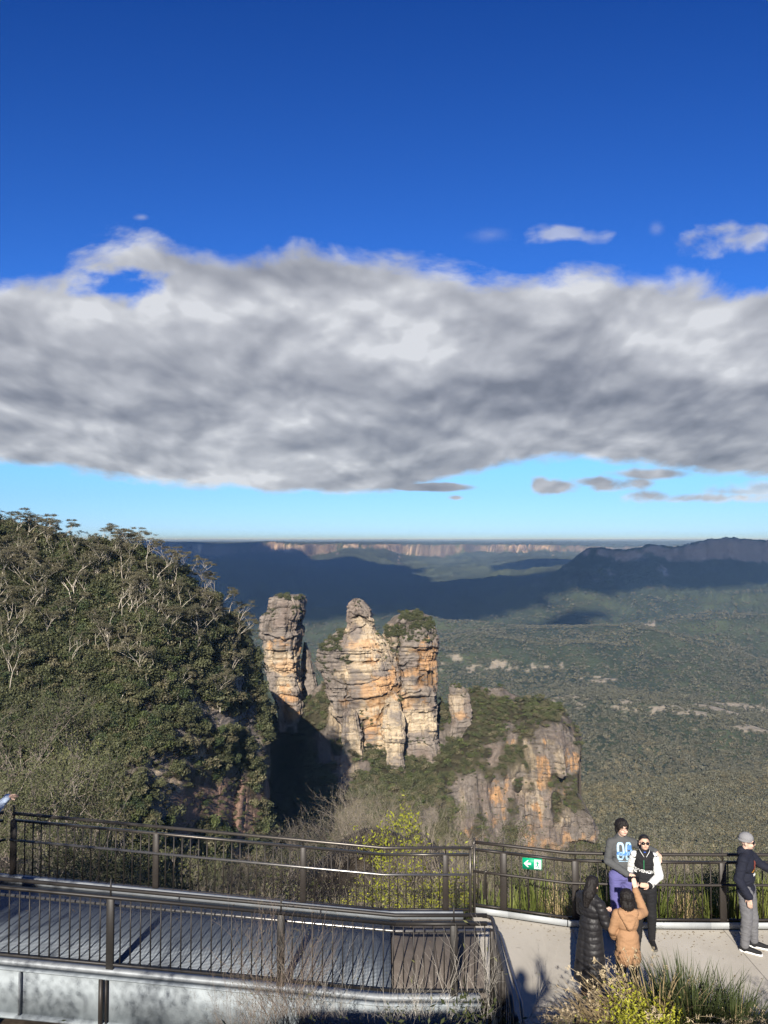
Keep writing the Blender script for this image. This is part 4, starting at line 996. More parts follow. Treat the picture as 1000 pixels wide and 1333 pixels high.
# ================================================================ foreground: ground, walkway, railings
BRONZE = mat_plain('bronze_paint', (0.036, 0.030, 0.026), 0.5, 0.2, 0.15, 20, 0.1, 0.5)
BRONZE_SHADE = mat_plain('shaded_bronze_paint', (0.028, 0.025, 0.023), 0.5, 0.2, 0.15, 20, 0.1, 0.5)  # bronze darkened to put tree shade into the near railing's colour
RAILM = mat_plain('worn_dark_steel', (0.095, 0.085, 0.075), 0.36, 0.6, 0.2, 25, 0.1, 0.5)
STEEL = mat_plain('dull_steel', (0.24, 0.23, 0.22), 0.30, 0.8, 0.15, 25, 0.1, 0.5)
GALV = mat_plain('galvanised_steel', (0.27, 0.29, 0.31), 0.55, 0.25, 0.25, 8, 0.15)
def mat_concrete():
    t = NT('concrete'); o = t.obj()
    n1 = t.noise(1.2, 6, 0.6, o); n2 = t.noise(60, 4, 0.7, o); n3 = t.noise(0.35, 3, 0.5, o)
    c = t.ramp(t.math('ADD', t.math('MULTIPLY', n1, 0.6), t.math('MULTIPLY', n3, 0.4)), [(0.3, (0.43, 0.39, 0.325)), (0.55, (0.56, 0.515, 0.44)), (0.8, (0.64, 0.595, 0.515))])
    c = t.mix(t.math('MULTIPLY', n2, 0.5), c, (0.30, 0.28, 0.25))
    sp = t.math('GREATER_THAN', t.noise(9, 2, 0.5, o), 0.72)
    c = t.mix(t.math('MULTIPLY', sp, 0.35), c, (0.14, 0.12, 0.10))
    xy = t.n('ShaderNodeSeparateXYZ', {0: o}).outputs
    j = t.math('LESS_THAN', t.math('ABSOLUTE', t.math('SUBTRACT', t.math('FRACT', t.math('DIVIDE', t.math('ADD', xy[0], 0.6), 2.4)), 0.5)), 0.0028)
    c = t.mix(t.math('MULTIPLY', j, 0.75), c, (0.10, 0.09, 0.08))
    stn = t.ramp(t.noise(0.9, 7, 0.7, t.n('ShaderNodeMapping', {'Vector': o, 'Location': (3, 7, 0)}).outputs[0], 0.6), [(0.50, 0.0), (0.68, 1.0)])
    c = t.mix(t.math('MULTIPLY', stn, 0.22), c, (0.24, 0.21, 0.17))
    return t.surf(t.princ(c, 0.9, 0, t.bump(n2, 0.3, 0.004), 0.2))
CONC = mat_concrete()
def mat_grate():
    t = NT('ribbed_walkway_deck'); o = t.obj()
    w = t.n('ShaderNodeTexWave', {'Vector': o, 'Scale': 9.0, 'Distortion': 0.0}, bands_direction='Y').outputs[1]
    w2 = t.n('ShaderNodeTexWave', {'Vector': o, 'Scale': 7.0, 'Distortion': 0.0}, bands_direction='X').outputs[1]
    n = t.noise(2.0, 5, 0.6, o)
    h = t.math('MULTIPLY', w, t.math('ADD', t.math('MULTIPLY', w2, 0.4), 0.6))
    c = t.mix(h, (0.045, 0.055, 0.07), (0.20, 0.235, 0.275))
    c = t.mix(t.math('MULTIPLY', n, 0.35), c, (0.16, 0.17, 0.18))
    return t.surf(t.princ(c, 0.5, 0.3, t.bump(h, 0.8, 0.01), 0.5))
GRATE = mat_grate()
SOIL = mat_plain('leaf_litter', (0.075, 0.058, 0.040), 0.95, 0, 0.5, 6, 0.6)
def rz_(X): return np.maximum(0, -np.asarray(X, float)) * 0.095      # height of the ramp

def near_ground_z(X, Y):
    # garden bank below the upper lookout (Y < 10) and the slope falling away beyond the railings
    left = sst(1.9, 0.9, X)
    bankR = np.interp(Y, [-6, 0.8, 1.9, 8.45, 8.72, 12.4], [4.3, 4.3, 4.0, 0.72, -0.12, -0.15])
    bankL = np.interp(Y, [-6, 0.9, 1.1, 5.0, 7.0, 9.3, 10.2, 12.6], [4.3, 4.3, 4.2, 2.0, 0.9, -0.55, -1.1, -1.3])
    z = bankR * (1 - left) + bankL * left
    d = np.maximum(Y - 12.6, 0)
    drop = np.interp(d, [0, 1.5, 6, 20, 50, 110, 200], [0, -0.35, -2.6, -9.6, -23, -60, -150])
    pxx = 500 + 1000 * X / np.maximum(Y, 1)
    drop = drop + (5.0 * np.exp(-((pxx - 490) / 110) ** 2) + 4 * sst(180, 60, pxx)) * sst(8, 26, d) * sst(120, 60, d)
    z = np.where(Y > 12.4, np.where(Y > 12.6, z, z) + drop, z)
    lump = 0.10 * fbm(X * 1.2, Y * 1.2, 0, 3, 5) + 0.9 * sst(2, 20, d) * fbm(X / 6, Y / 6, 0, 3, 6)
    inside = (Y > 8.6) & (Y < 12.75) & (X > 1.0)
    return z + np.where(inside, 0, lump)
def build_near_ground():
    Y = np.concatenate([np.arange(-6, 16, 0.16), 16 * np.exp(np.linspace(0.01, 2.2, 130))])
    X = np.linspace(-1, 1, 260)
    YY, XX = np.meshgrid(Y, X, indexing='ij')
    XX = XX * (16 + np.maximum(YY, 0) * 0.9)
    ZZ = near_ground_z(XX, YY)
    tag(mobj('slope', raw_mesh('slope', np.stack([XX, YY, ZZ], -1).reshape(-1, 3), grid_faces(len(Y), 260), smooth=True), SOIL), kind='structure')
build_near_ground()

def prism(name, poly, z0, z1, mat, kind=None, parent=None, zf=None):
    """a slab over a plan polygon; zf(x) adds a slope"""
    bm = bmesh.new(); zf = zf or (lambda x: 0)
    top = [bm.verts.new((x, y, z1 + zf(x))) for x, y in poly]; bot = [bm.verts.new((x, y, z0 + zf(x))) for x, y in poly]
    bm.faces.new(top); bm.faces.new(bot[::-1])
    n = len(poly)
    for i in range(n): bm.faces.new((top[i], bot[i], bot[(i + 1) % n], top[(i + 1) % n]))
    bmesh.ops.recalc_face_normals(bm, faces=bm.faces)
    me = D.meshes.new(name); bm.to_mesh(me); bm.free()
    o = mobj(name, me, mat, parent)
    if kind: tag(o, kind=kind)
    return o
FLINE = [(1.50, 13.02), (2.05, 12.86), (2.95, 12.58), (3.9, 12.52), (5.2, 12.50), (6.8, 12.5), (11.0, 12.5)]
prism('platform', [(1.47, 8.75), (1.47, 13.0)] + [(x, y - 0.04) for x, y in FLINE[1:]] + [(11.0, 8.75)], -0.35, 0.0, CONC, 'structure')
prism('lookout_floor', [(-14, -8), (-14, 0.75), (-2.9, 0.75), (-2.6, 1.8), (14, 1.8), (14, -8)], 4.3, 4.65, CONC, 'structure')

# ---- walkway
XL, XR = -9.0, 1.47
wk = tag(empty('walkway', (-3.5, 11.75, 0)), 'raised metal walkway with ribbed blue-grey deck and pale steel side girder', 'walkway')
def W(m, name, mat, parent=wk, smooth=False):
    o = m.build(name, mat, parent, smooth); o.location = -Vector(parent.location) if parent is wk else (0, 0, 0); return o
m = MB(); xs = np.linspace(XL, 0.10, 40)
def strip(m, xs, y0, y1, h0, h1):
    V = []
    for x in xs:
        z = float(rz_(x)); V += [(x, y0, z + h0), (x, y1, z + h0), (x, y1, z + h1), (x, y0, z + h1)]
    q = []
    for i in range(len(xs) - 1):
        a = 4 * i
        for k in range(4): q.append((a + k, a + (k + 1) % 4, a + 4 + (k + 1) % 4, a + 4 + k))
    e = 4 * (len(xs) - 1)
    q += [(3, 2, 1, 0), (e, e + 1, e + 2, e + 3)]
    m.add(V, [tuple(reversed(f)) for f in q] if False else q)
strip(m, xs, 10.72, 12.80, -0.05, 0.0); W(m, 'deck', GRATE)
WOODC = mat_plain('brown_landing_boards', (0.15, 0.125, 0.105), 0.8, 0, 0.3, 4, 0.3)
m = MB()
x = 0.115
while x < XR - 0.05:
    w = min(0.335, XR - 0.004 - x); m.box((x + w / 2, 11.76, -0.025), (w - 0.005, 2.08, 0.05), bev=0.004); x += w
W(m, 'landing', WOODC)
m = MB(); strip(m, np.linspace(XL, 1.3, 44), 10.60, 10.71, -0.03, 0.035); W(m, 'kerb', GALV)
m = MB(); strip(m, np.linspace(XL, 1.3, 44), 12.815, 12.90, -0.03, 0.10); W(m, 'kerb', GALV)
m = MB(); strip(m, np.linspace(XL, 1.3, 44), 10.565, 10.58, -0.62, -0.04); strip(m, np.linspace(XL, 1.3, 44), 10.47, 10.67, -0.645, -0.622); strip(m, np.linspace(XL, 1.3, 44), 10.50, 10.595, -0.038, -0.020)
gd = W(m, 'girder', mat_plain('pale_girder_steel', (0.29, 0.325, 0.35), 0.6, 0.1, 0.3, 5, 0.1))
for x in (-8.3, -6.6, -4.88, -3.72):
    m = MB().box((x, 10.53, float(rz_(x)) - 0.33), (0.02, 0.07, 0.56)); o = m.build('stiffener', BRONZE if x == -3.72 else GALV, gd)
for x in (-6.2, -3.55, -0.6):
    m = MB().box((x, 10.75, -1.0 + float(rz_(x)) / 2), (0.14, 0.14, 1.0), bev=0.01); W(m, 'support_post', GALV)
m = MB().box((-3.79, 10.5, -0.05), (0.05, 0.03, 0.75)); W(m, 'drop_bracket', BRONZE)

def lerp_path(path, s):
    acc = 0
    for a, b in zip(path, path[1:]):
        a, b = Vector(a), Vector(b); L = (b - a).length
        if s <= acc + L + 1e-6 or b == Vector(path[-1]):
            t = (s - acc) / L; return a.lerp(b, t), (b - a).normalized()
        acc += L
def plen(path): return sum((Vector(b) - Vector(a)).length for a, b in zip(path, path[1:]))
def proj_s(path, x):
    acc = 0
    for a, b in zip(path, path[1:]):
        if min(a[0], b[0]) - 1e-6 <= x <= max(a[0], b[0]) + 1e-6 and abs(b[0] - a[0]) > 1e-6:
            return acc + (Vector(b) - Vector(a)).length * (x - a[0]) / (b[0] - a[0])
        acc += (Vector(b) - Vector(a)).length
    return acc
balu = {}
def fence(label, path, posts, inner, gap=0.138, H=1.08, h2=0.97, hm=0.68, rail=RAILM, hand=STEEL, body=BRONZE, plate=0.10, pin=0.13, wide2=0.045, name='railing', group=None, mid_off=0.09, ends=None):
    """path of base points; inner = +-1 side of the handrail; posts as x positions"""
    c = Vector(path[0]).lerp(Vector(path[-1]), 0.5); c.z = path[0][2]
    root = tag(empty(name, c), label, 'railing', group)
    def put(m, nm, mat, smooth=False):
        o = m.build(nm, mat, root, smooth); o.location = -c; return o
    def off(h, dn=0.0):
        out = []
        for i, p in enumerate(path):
            a = Vector(path[max(i - 1, 0)]); b = Vector(path[min(i + 1, len(path) - 1)]); t = (b - a); t.z = 0; t.normalize()
            nrm = Vector((-t.y, t.x, 0)) * inner
            out.append(Vector(p) + nrm * dn + Vector((0, 0, h)))
        return out
    put(MB().tube(off(H), 0.026, 10), 'top_rail', rail, True)
    m = MB()
    pts = off(h2)
    for a, b in zip(pts, pts[1:]):
        d = b - a; L = d.length; M = d.to_track_quat('X', 'Z').to_matrix()
        m.box((a + b) / 2, (L, wide2, 0.035), M=M)
    put(m, 'upper_rail', rail)
    put(MB().tube(off(hm, mid_off), 0.021, 10), 'handrail', hand, True)
    m = MB(); pts = off(0.075)
    for a, b in zip(pts, pts[1:]):
        d = b - a; L = d.length; M = d.to_track_quat('X', 'Z').to_matrix()
        m.box((a + b) / 2, (L, 0.04, 0.03), M=M)
    put(m, 'bottom_rail', body)
    ps = []
    for px_ in posts:
        s = proj_s(path, px_); p, t = lerp_path(path, s); ps.append(s)
        ang = math.atan2(t.y, t.x)
        m = MB().box(p + Vector((0, 0, h2 / 2)), (plate, 0.05, h2 + 0.0), ang, bev=0.006)
        o = put(m, 'post', body)
        m = MB().box(p + Vector((0, 0, h2 + 0.12)), (0.02, 0.02, 0.10 + 2 * pin * 0.55), ang); q = m.build('pin', body, o)
    L = plen(path); n = int(L / gap)
    key = (round(h2, 2), body.name)
    if key not in balu:
        balu[key] = MB().box((0, 0, (h2 + 0.075) / 2), (0.016, 0.016, h2 - 0.11)).mesh('baluster'); balu[key].materials.append(body)
    for i in range(n + 1):
        s = (i + 0.5) * gap
        if s > L or any(abs(s - q) < 0.07 for q in ps): continue
        p, t = lerp_path(path, s)
        o = link(D.objects.new('baluster', balu[key]), root); o.location = p - c; o.rotation_euler = (0, 0, math.atan2(t.y, t.x))
    return root, put
# far side of the ramp
X0 = (15 - 500) / 1000 * 12.9 / 1.015
fp = [(X0, 12.93, float(rz_(X0))), (0.0, 12.93, 0.02), (1.44, 12.93, 0.02)]
fr_, put = fence('railing along the far side of the metal walkway, with a bright round handrail', fp, [X0 + 0.02, -3.78, -1.34, 1.02], -1, group=None)
m = MB()
for a in (1.42,): m.tube([(a, 12.86, 0.0), (a, 12.86, 1.10)], 0.024, 8)
m.tube([(1.42, 12.93, 1.10), (1.46, 12.93, 1.10), (1.50, 12.98, 1.16), (1.50, 13.0, 1.24)], 0.024, 8)
put(m, 'end_post', RAILM, True)
# dark rail running on to the left
fp = [(X0 - 0.12, 12.86, float(rz_(X0)) + 0.02), (X0 - 0.95, 11.95, float(rz_(X0)) + 0.06), (X0 - 3.0, 11.9, float(rz_(X0)) + 0.2)]
fence('short dark railing turning the corner at the left end of the walkway', fp, [X0 - 0.9], 1, rail=BRONZE, hand=BRONZE, H=1.10, name='railing')
# near side of the ramp
fp = [(-8.6, 10.64, float(rz_(-8.6))), (0.0 + 0.16, 10.64, 0.02), (1.40, 10.64, 0.02)]
nr, put = fence('railing along the near side of the metal walkway, dark posts against the blue deck', fp, [-6.1, -3.72, -1.40, 0.95], 1, wide2=0.06, mid_off=0.14, hm=0.80, body=BRONZE_SHADE, rail=BRONZE_SHADE)
m = MB().tube([(-8.6, 10.70, float(rz_(-8.6)) + 1.055), (0.16, 10.70, 1.075), (1.36, 10.70, 1.075)], 0.024, 10); put(m, 'inner_top_rail', STEEL, True)
# return leg running towards the viewer at the right-hand end
def bend(pts, r=0.12):
    out = [Vector(pts[0])]
    for a, b, c in zip(pts, pts[1:], pts[2:]):
        a, b, c = Vector(a), Vector(b), Vector(c)
        for t in (0, .25, .5, .75, 1):
            p = b + (a - b).normalized() * r * (1 - t) ** 2 + (c - b).normalized() * r * t ** 2; out.append(p)
    out.append(Vector(pts[-1])); return out
rr = tag(empty('railing', (1.40, 9.6, 0)), 'bent steel handrails coming towards the viewer from the right end of the walkway', 'railing')
def RP(m, nm, mat, smooth=True):
    o = m.build(nm, mat, rr, smooth); o.location = -Vector((1.40, 9.6, 0)); return o
RP(MB().tube(bend([(1.34, 10.66, 1.08), (1.47, 10.66, 1.08), (1.42, 8.75, 1.08), (1.42, 8.55, 0.7)]), 0.026, 10), 'top_rail', RAILM)
RP(MB().tube(bend([(1.5, 10.60, 0.93), (1.56, 10.50, 0.93), (1.56, 8.95, 0.93), (1.56, 8.80, 0.75), (1.45, 8.78, 0.75)], 0.06), 0.021, 10), 'handrail', STEEL)
for y in (10.45, 9.5, 8.62):
    RP(MB().box((1.44, y, 0.5), (0.05, 0.09, 1.0), bev=0.005), 'post', BRONZE, False)
RP(MB().box((1.44, 9.6, 0.09), (0.03, 1.9, 0.04)), 'bottom_rail', BRONZE, False)
for i in range(12):
    y = 10.30 - i * 0.14
    if abs(y - 9.5) > 0.05: RP(MB().box((1.44, y, 0.56), (0.016, 0.016, 0.92)), 'baluster', BRONZE, False)
# fence of the platform
fp = [(x, y, 0.06) for x, y in FLINE]
pf, put = fence('dark brown safety railing around the concrete platform where people stand', fp, [1.97, 3.08, 5.42, 7.7, 10.0], -1, H=1.10, h2=0.98, hm=0.66, rail=BRONZE, hand=BRONZE, plate=0.11)
m = MB()
pts = [Vector(p) for p in fp]
for a, b in zip(pts, pts[1:]):
    d = b - a; M = d.to_track_quat('X', 'Z').to_matrix(); nrm = Vector((d.y, -d.x, 0)).normalized()
    m.box((a + b) / 2 + nrm * 0.06 + Vector((0, 0, 0.015)), (d.length, 0.02, 0.095), M=M)
put(m, 'kick_plate', mat_plain('pale_kick_plate', (0.42, 0.44, 0.45), 0.6, 0.15, 0.15, 6, 0.1))
m = MB().tube([(1.50, 12.95, 0.0), (1.50, 12.95, 1.16)], 0.022, 8).tube([(1.66, 12.86, 0.3), (1.66, 12.86, 0.74), (1.70, 12.85, 0.76)], 0.02, 8); put(m, 'end_post', RAILM, True)

# sign
SG = atv(693, 1124.5, 12.55)
sg = tag(empty('exit_sign', SG), 'small green exit sign with white arrow and running figure on the railing', 'sign')
GREEN = mat_plain('sign_green', (0.0, 0.33, 0.16), 0.5, 0, 0.05, 20, 0); WHITE = mat_plain('white_paint', (0.80, 0.80, 0.78), 0.6, 0, 0.05, 20, 0)
sr = math.atan2(-0.28, 0.9)
sg.rotation_euler = (R(4), 0, sr * 0.6)
MB().box((0, 0, 0), (0.31, 0.008, 0.185)).build('panel', GREEN, sg)
def flat(polys, name, mat, parent, y=-0.0065, th=0.004):
    bm = bmesh.new()
    for pl in polys:
        a = [bm.verts.new((x, y, z)) for x, z in pl]; b = [bm.verts.new((x, y + th, z)) for x, z in pl]; n = len(pl)
        bm.faces.new(a); bm.faces.new(b[::-1])
        for i in range(n): bm.faces.new((a[i], b[i], b[(i + 1) % n], a[(i + 1) % n]))
    bmesh.ops.recalc_face_normals(bm, faces=bm.faces)
    me = D.meshes.new(name); bm.to_mesh(me); bm.free(); return mobj(name, me, mat, parent)
flat([[(-.135, 0), (-.075, .055), (-.055, .055), (-.090, .016), (-.02, .016), (-.02, -.016), (-.090, -.016), (-.055, -.055), (-.075, -.055)]], 'arrow', WHITE, sg)
door = flat([[(0.03, -.075), (.14, -.075), (.14, .075), (.03, .075)]], 'doorway', WHITE, sg)
flat([[(.082, .062), (.100, .062), (.100, .045), (.082, .045)], [(.068, .038), (.096, .038), (.092, -.01), (.074, -.01)], [(.074, -.01), (.090, -.01), (.112, -.062), (.098, -.066)], [(.074, -.008), (.086, -.012), (.066, -.040), (.044, -.046), (.046, -.034), (.060, -.030)], [(.068, .036), (.062, .028), (.044, .008), (.052, .002), (.070, .022)], [(.094, .034), (.118, .014), (.112, .006), (.092, .020)]], 'running_figure', GREEN, sg, -0.011)
# ================================================================ people
def blob(name, prims, voxel, mat, parent, smooth=2, post=None):
    m = MB()
    ico = blob.ico
    for p in prims:
        if p[0] == 'e':      # ellipsoid: centre, radii, optional euler
            c, r = Vector(p[1]), p[2]; M = Euler(p[3]).to_matrix() if len(p) > 3 else Matrix.Identity(3)
            v = (ico[0] * np.array(r)) @ np.array(M).T + np.array(c[:])
            m.add(v, (), ico[1])
        else:                # tapered limb
            a, ra, b, rb = Vector(p[1]), p[2], Vector(p[3]), p[4]
            m.add(ico[0] * ra + np.array(a[:]), (), ico[1]); m.add(ico[0] * rb + np.array(b[:]), (), ico[1])
            m.tube([a, b], [ra, rb], 16, True)
    me = m.mesh(name); t = D.objects.new(name, me); COL.objects.link(t)
    md = t.modifiers.new('r', 'REMESH'); md.mode = 'VOXEL'; md.voxel_size = voxel; md.use_smooth_shade = True
    ms = t.modifiers.new('s', 'SMOOTH'); ms.factor = 0.5; ms.iterations = smooth
    dg = bpy.context.evaluated_depsgraph_get(); dg.update()
    ev = t.evaluated_get(dg); nm = D.meshes.new_from_object(ev)
    D.objects.remove(t); D.meshes.remove(me)
    nm.name = name
    if post is not None:
        n = len(nm.vertices); co_ = np.empty(n * 3, np.float32); no = np.empty(n * 3, np.float32)
        nm.vertices.foreach_get('co', co_); nm.vertices.foreach_get('normal', no)
        v = post(co_.reshape(-1, 3).astype(float), no.reshape(-1, 3)); nm.vertices.foreach_set('co', v.astype(np.float32).ravel()); nm.update()
    for p_ in nm.polygons: p_.use_smooth = True
    return mobj(name, nm, mat, parent)
_b = bmesh.new(); bmesh.ops.create_icosphere(_b, subdivisions=3, radius=1); _b.verts.index_update()
blob.ico = (np.array([v.co[:] for v in _b.verts]), np.array([[v.index for v in f.verts] for f in _b.faces])); _b.free()
def folds(a=0.004, s=18, seed=0):
    def f(v, n):
        w = 0.10 * fbm(v[:, 0] * 5, v[:, 1] * 5, v[:, 2] * 5, 2, seed + 3)
        r = fbm(v[:, 0] * s * .7 + w, v[:, 1] * s * .7, v[:, 2] * s * 2.2 + w * 9, 3, seed)
        return v + n * (a * (0.5 * fbm(v[:, 0] * s, v[:, 1] * s, v[:, 2] * s, 2, seed + 1) + 1.5 * (0.35 - np.abs(r))))[:, None]
    return f
SKIN = mat_plain('skin', (0.62, 0.40, 0.29), 0.5, 0, 0.06, 40, 0.05); SKIN2 = mat_plain('fair_skin', (0.66, 0.44, 0.34), 0.5, 0, 0.06, 40, 0.05)
HAIR = mat_plain('black_hair', (0.015, 0.012, 0.011), 0.55, 0, 0.3, 90, 0.9, 0.35)
BLACK = mat_plain('black_cloth', (0.014, 0.014, 0.016), 0.8, 0, 0.2, 40, 0.3)
def cloth(n, c, r=0.85, b=0.3): return mat_plain(n, c, r, 0, 0.14, 60, b)
GLASS_D = mat_plain('dark_lens', (0.01, 0.01, 0.012), 0.08, 0, 0.05, 10, 0, 0.6)
LIP = mat_plain('lips', (0.42, 0.17, 0.14), 0.5, 0, 0.05, 50, 0)
def hand_prims(w, d, n, side, curl=0.5, s=1.0):
    """w wrist, d pointing along the hand, n palm normal, side = +-1 thumb side"""
    d = Vector(d).normalized(); n = Vector(n); n = (n - d * n.dot(d)).normalized(); t = d.cross(n) * side
    w = Vector(w); pr = [('c', w, .026 * s, w + d * .03 * s, .026 * s)]
    for k in (-1, -.33, .33, 1): pr.append(('c', w + d * .02 * s + t * k * .014 * s, .015 * s, w + d * .085 * s + t * k * .027 * s, .0125 * s))
    for k, L in zip((1, .33, -.33, -1), (.070, .080, .074, .058)):
        p = w + d * .088 * s + t * k * .028 * s; dd = d.copy()
        for j, f in enumerate((.45, .32, .23)):
            dd = (dd + n * curl * (0.5 + 0.25 * j)).normalized(); q = p + dd * L * f * s
            pr.append(('c', p, (.0098 - .0008 * j) * s, q, (.0090 - .0008 * j) * s)); p = q
    p = w + d * .025 * s + t * .026 * s
    dd = (d * .75 + t * .8 + n * .3).normalized(); q = p + dd * .042 * s; pr.append(('c', p, .0125 * s, q, .0115 * s))
    dd = (d * .95 + t * .2 + n * (.3 + curl * .4)).normalized(); pr.append(('c', q, .011 * s, q + dd * .034 * s, .009 * s))
    return pr
class Fig:
    """a standing figure facing -Y, its left side at +X; positions in metres"""
    def __init__(s, label, loc, rz, H, skin=SKIN, group=None, **J):
        s.H = H; s.root = tag(empty('person', loc, rz), label, 'person', group); s.skin = skin
        h = H
        s.J = dict(head=(0, -.012, .930), neck=(0, .004, .855), chest=(0, 0, .735), belly=(0, 0, .625), pelvis=(0, .004, .525),
                   shL=(.100, 0, .800), shR=(-.100, 0, .800), elL=(.135, .012, .635), elR=(-.135, .012, .635), wrL=(.140, -.03, .495), wrR=(-.140, -.03, .495),
                   hipL=(.050, 0, .515), hipR=(-.050, 0, .515), knL=(.056, -.012, .285), knR=(-.056, -.012, .285), anL=(.060, .012, .045), anR=(-.060, .012, .045), toeL=(.075, -.10, .012), toeR=(-.075, -.10, .012))
        s.hd = dict(hL=(0, 0, -1), nL=(-1, 0, 0), hR=(0, 0, -1), nR=(1, 0, 0), cL=.4, cR=.4, yaw=0.0, nod=0.0)
        for k, v in J.items():
            if k in s.J: s.J[k] = v
            else: s.hd[k] = v
        s.P = {k: Vector(v) * h for k, v in s.J.items()}
        s.HM = Matrix.Translation(s.P['head']) @ Euler((s.hd['nod'], 0, s.hd['yaw'])).to_matrix().to_4x4()
    def hp(s, x, y, z): return s.HM @ (Vector((x, y, z)) * s.H)
    def he(s, x, y, z, r, e=(0, 0, 0)): return ('e', s.hp(x, y, z), [k * s.H for k in r], (s.hd['nod'] + e[0], e[1], s.hd['yaw'] + e[2]))
    def torso(s, g=0.0, lo=True, k=1.0):
        P, h = s.P, s.H
        pr = [('e', P['chest'] + Vector((0, 0, .01 * h)), [(.090 * k + g) * h, (.060 * k + g) * h, (.098) * h]), ('e', P['belly'], [(.080 * k + g) * h, (.058 * k + g) * h, .09 * h]),
              ('c', P['shL'], (.028 + g) * h, P['chest'] + Vector((0, 0, .082 * h)), (.040 + g) * h), ('c', P['shR'], (.028 + g) * h, P['chest'] + Vector((0, 0, .082 * h)), (.040 + g) * h), ('c', P['chest'] + Vector((0, 0, .04 * h)), (.055 + g) * h, P['neck'], (.030 + g) * h)]
        if lo: pr.append(('e', P['pelvis'], [(.088 * k + g) * h, (.062 * k + g) * h, .065 * h]))
        return pr
    def arm(s, S, r=(.030, .026, .019), g=0.0, end=1.0):
        P, h = s.P, s.H; a, b, c = P['sh' + S], P['el' + S], P['wr' + S]
        e = b.lerp(c, end)
        return [('c', a, (r[0] + g) * h, b, (r[1] + g) * h), ('c', b, (r[1] + g) * h, e, (r[2] + g) * h)]
    def leg(s, S, r=(.050, .033, .022), g=0.0, end=1.0):
        P, h = s.P, s.H; a, b, c = P['hip' + S], P['kn' + S], P['an' + S]; e = b.lerp(c, end)
        return [('c', a, (r[0] + g) * h, b, (r[1] + g) * h), ('c', b, (r[1] + .002 + g) * h, e, (r[2] + g) * h)]
    def body(s):
        P, h = s.P, s.H
        pr = s.torso(-.010) + s.arm('L', g=-.002) + s.arm('R', g=-.002) + s.leg('L', g=-.006) + s.leg('R', g=-.006)
        pr += [('c', P['neck'], .030 * h, s.hp(0, .008, -.03), .030 * h)]
        pr += [s.he(0, .006, .014, (.043, .052, .052)), s.he(0, -.016, -.022, (.034, .034, .040)), s.he(0, -.030, -.046, (.017, .016, .012)),
               s.he(0, -.052, -.010, (.008, .012, .014), (.3, 0, 0)), s.he(0, -.058, -.017, (.0095, .008, .006)),
               s.he(.044, .008, -.006, (.006, .012, .019)), s.he(-.044, .008, -.006, (.006, .012, .019)),
               s.he(.018, -.040, -.022, (.013, .010, .012)), s.he(-.018, -.040, -.022, (.013, .010, .012)), s.he(0, -.042, .014, (.028, .010, .008))]
        for S, sd in (('L', 1), ('R', -1)):
            pr += hand_prims(P['wr' + S], s.hd['h' + S], s.hd['n' + S], s.hd.get('t' + S, sd), s.hd['c' + S], h / 1.72)
            pr += [('c', P['an' + S], .022 * h, P['toe' + S], .016 * h)]
        b = blob('body', pr, 0.0068, s.skin, s.root, 2)
        for sx in (1, -1):
            blob('eye', [s.he(.0175 * sx, -.0465, .001, (.0075, .004, .0042))], .002, BLACK, b, 0)
            blob('eyebrow', [s.he(.018 * sx, -.0515, .0125, (.011, .004, .0024))], .002, HAIR, b, 0)
        blob('mouth', [s.he(0, -.0505, -.0345, (.013, .004, .0035))], .002, LIP, b, 0)
        return b
    def shoes(s, mat, sole, th=0.012):
        for S in 'LR':
            P, h = s.P, s.H; a = P['an' + S]; t = P['toe' + S]; d = (t - a); d.z = 0; d.normalize()
            heel = Vector((a.x, a.y, 0)) - d * .022 * h
            o = blob('shoe', [('c', Vector((a.x, a.y, .040 * h)), .026 * h, Vector((a.x, a.y, .026 * h)), .027 * h), ('c', heel + Vector((0, 0, .026 * h)), .020 * h, Vector((t.x, t.y, .022 * h)), .019 * h),
                              ('c', Vector((a.x, a.y, .035 * h)) + d * .02 * h, .024 * h, Vector((t.x, t.y, .022 * h)) - d * .02 * h, .021 * h)], .007, mat, s.root)
            blob('sole', [('c', heel + Vector((0, 0, .008 * h)), .0205 * h, heel + d * .03 * h + Vector((0, 0, .008 * h)), .0215 * h), ('c', heel + Vector((0, 0, .008 * h)), .0205 * h, Vector((t.x, t.y, .008 * h)) + d * .004 * h, .021 * h)], .006, sole, o, 1,
                 lambda v, n: np.column_stack([v[:, 0], v[:, 1], np.clip(v[:, 2], 0.004, .017 * h)]))
    def hair(s, extra=(), g=0.0, cut=True):
        pr = [s.he(0, .014, .026, (.049 + g, .056 + g, .050 + g)), s.he(0, -.020, .050, (.038, .034, .022)), s.he(.030, -.004, .012, (.018, .030, .030)), s.he(-.030, -.004, .012, (.018, .030, .030)), s.he(0, .036, -.004, (.038, .026, .040))]
        return blob('hair', pr + list(extra), .007, HAIR, s.root, 1, folds(.009, 55, 3))
    def shades(s):
        m = MB()
        for sx in (1, -1):
            p = [s.hp(.019 * sx + .016 * math.cos(a), -.0585 + .006 * abs(math.cos(a)) * 0 , .0005 + .0115 * math.sin(a)) for a in np.linspace(0, 2 * math.pi, 13)[:-1]]
            c = s.hp(.019 * sx, -.0605, .0005); n = s.hp(.019 * sx, -.054, .0005) - c
            V = [c[:]] + [q[:] for q in p] + [(q + n)[:] for q in p]
            T = [(0, 1 + i, 1 + (i + 1) % 12) for i in range(12)]; Q = [(1 + i, 13 + i, 13 + (i + 1) % 12, 1 + (i + 1) % 12) for i in range(12)]
            m.add(V, Q, T)
        o = m.build('sunglasses', GLASS_D, s.root)
        m = MB(); m.tube([s.hp(-.006, -.060, .006), s.hp(.006, -.060, .006)], .003, 6)
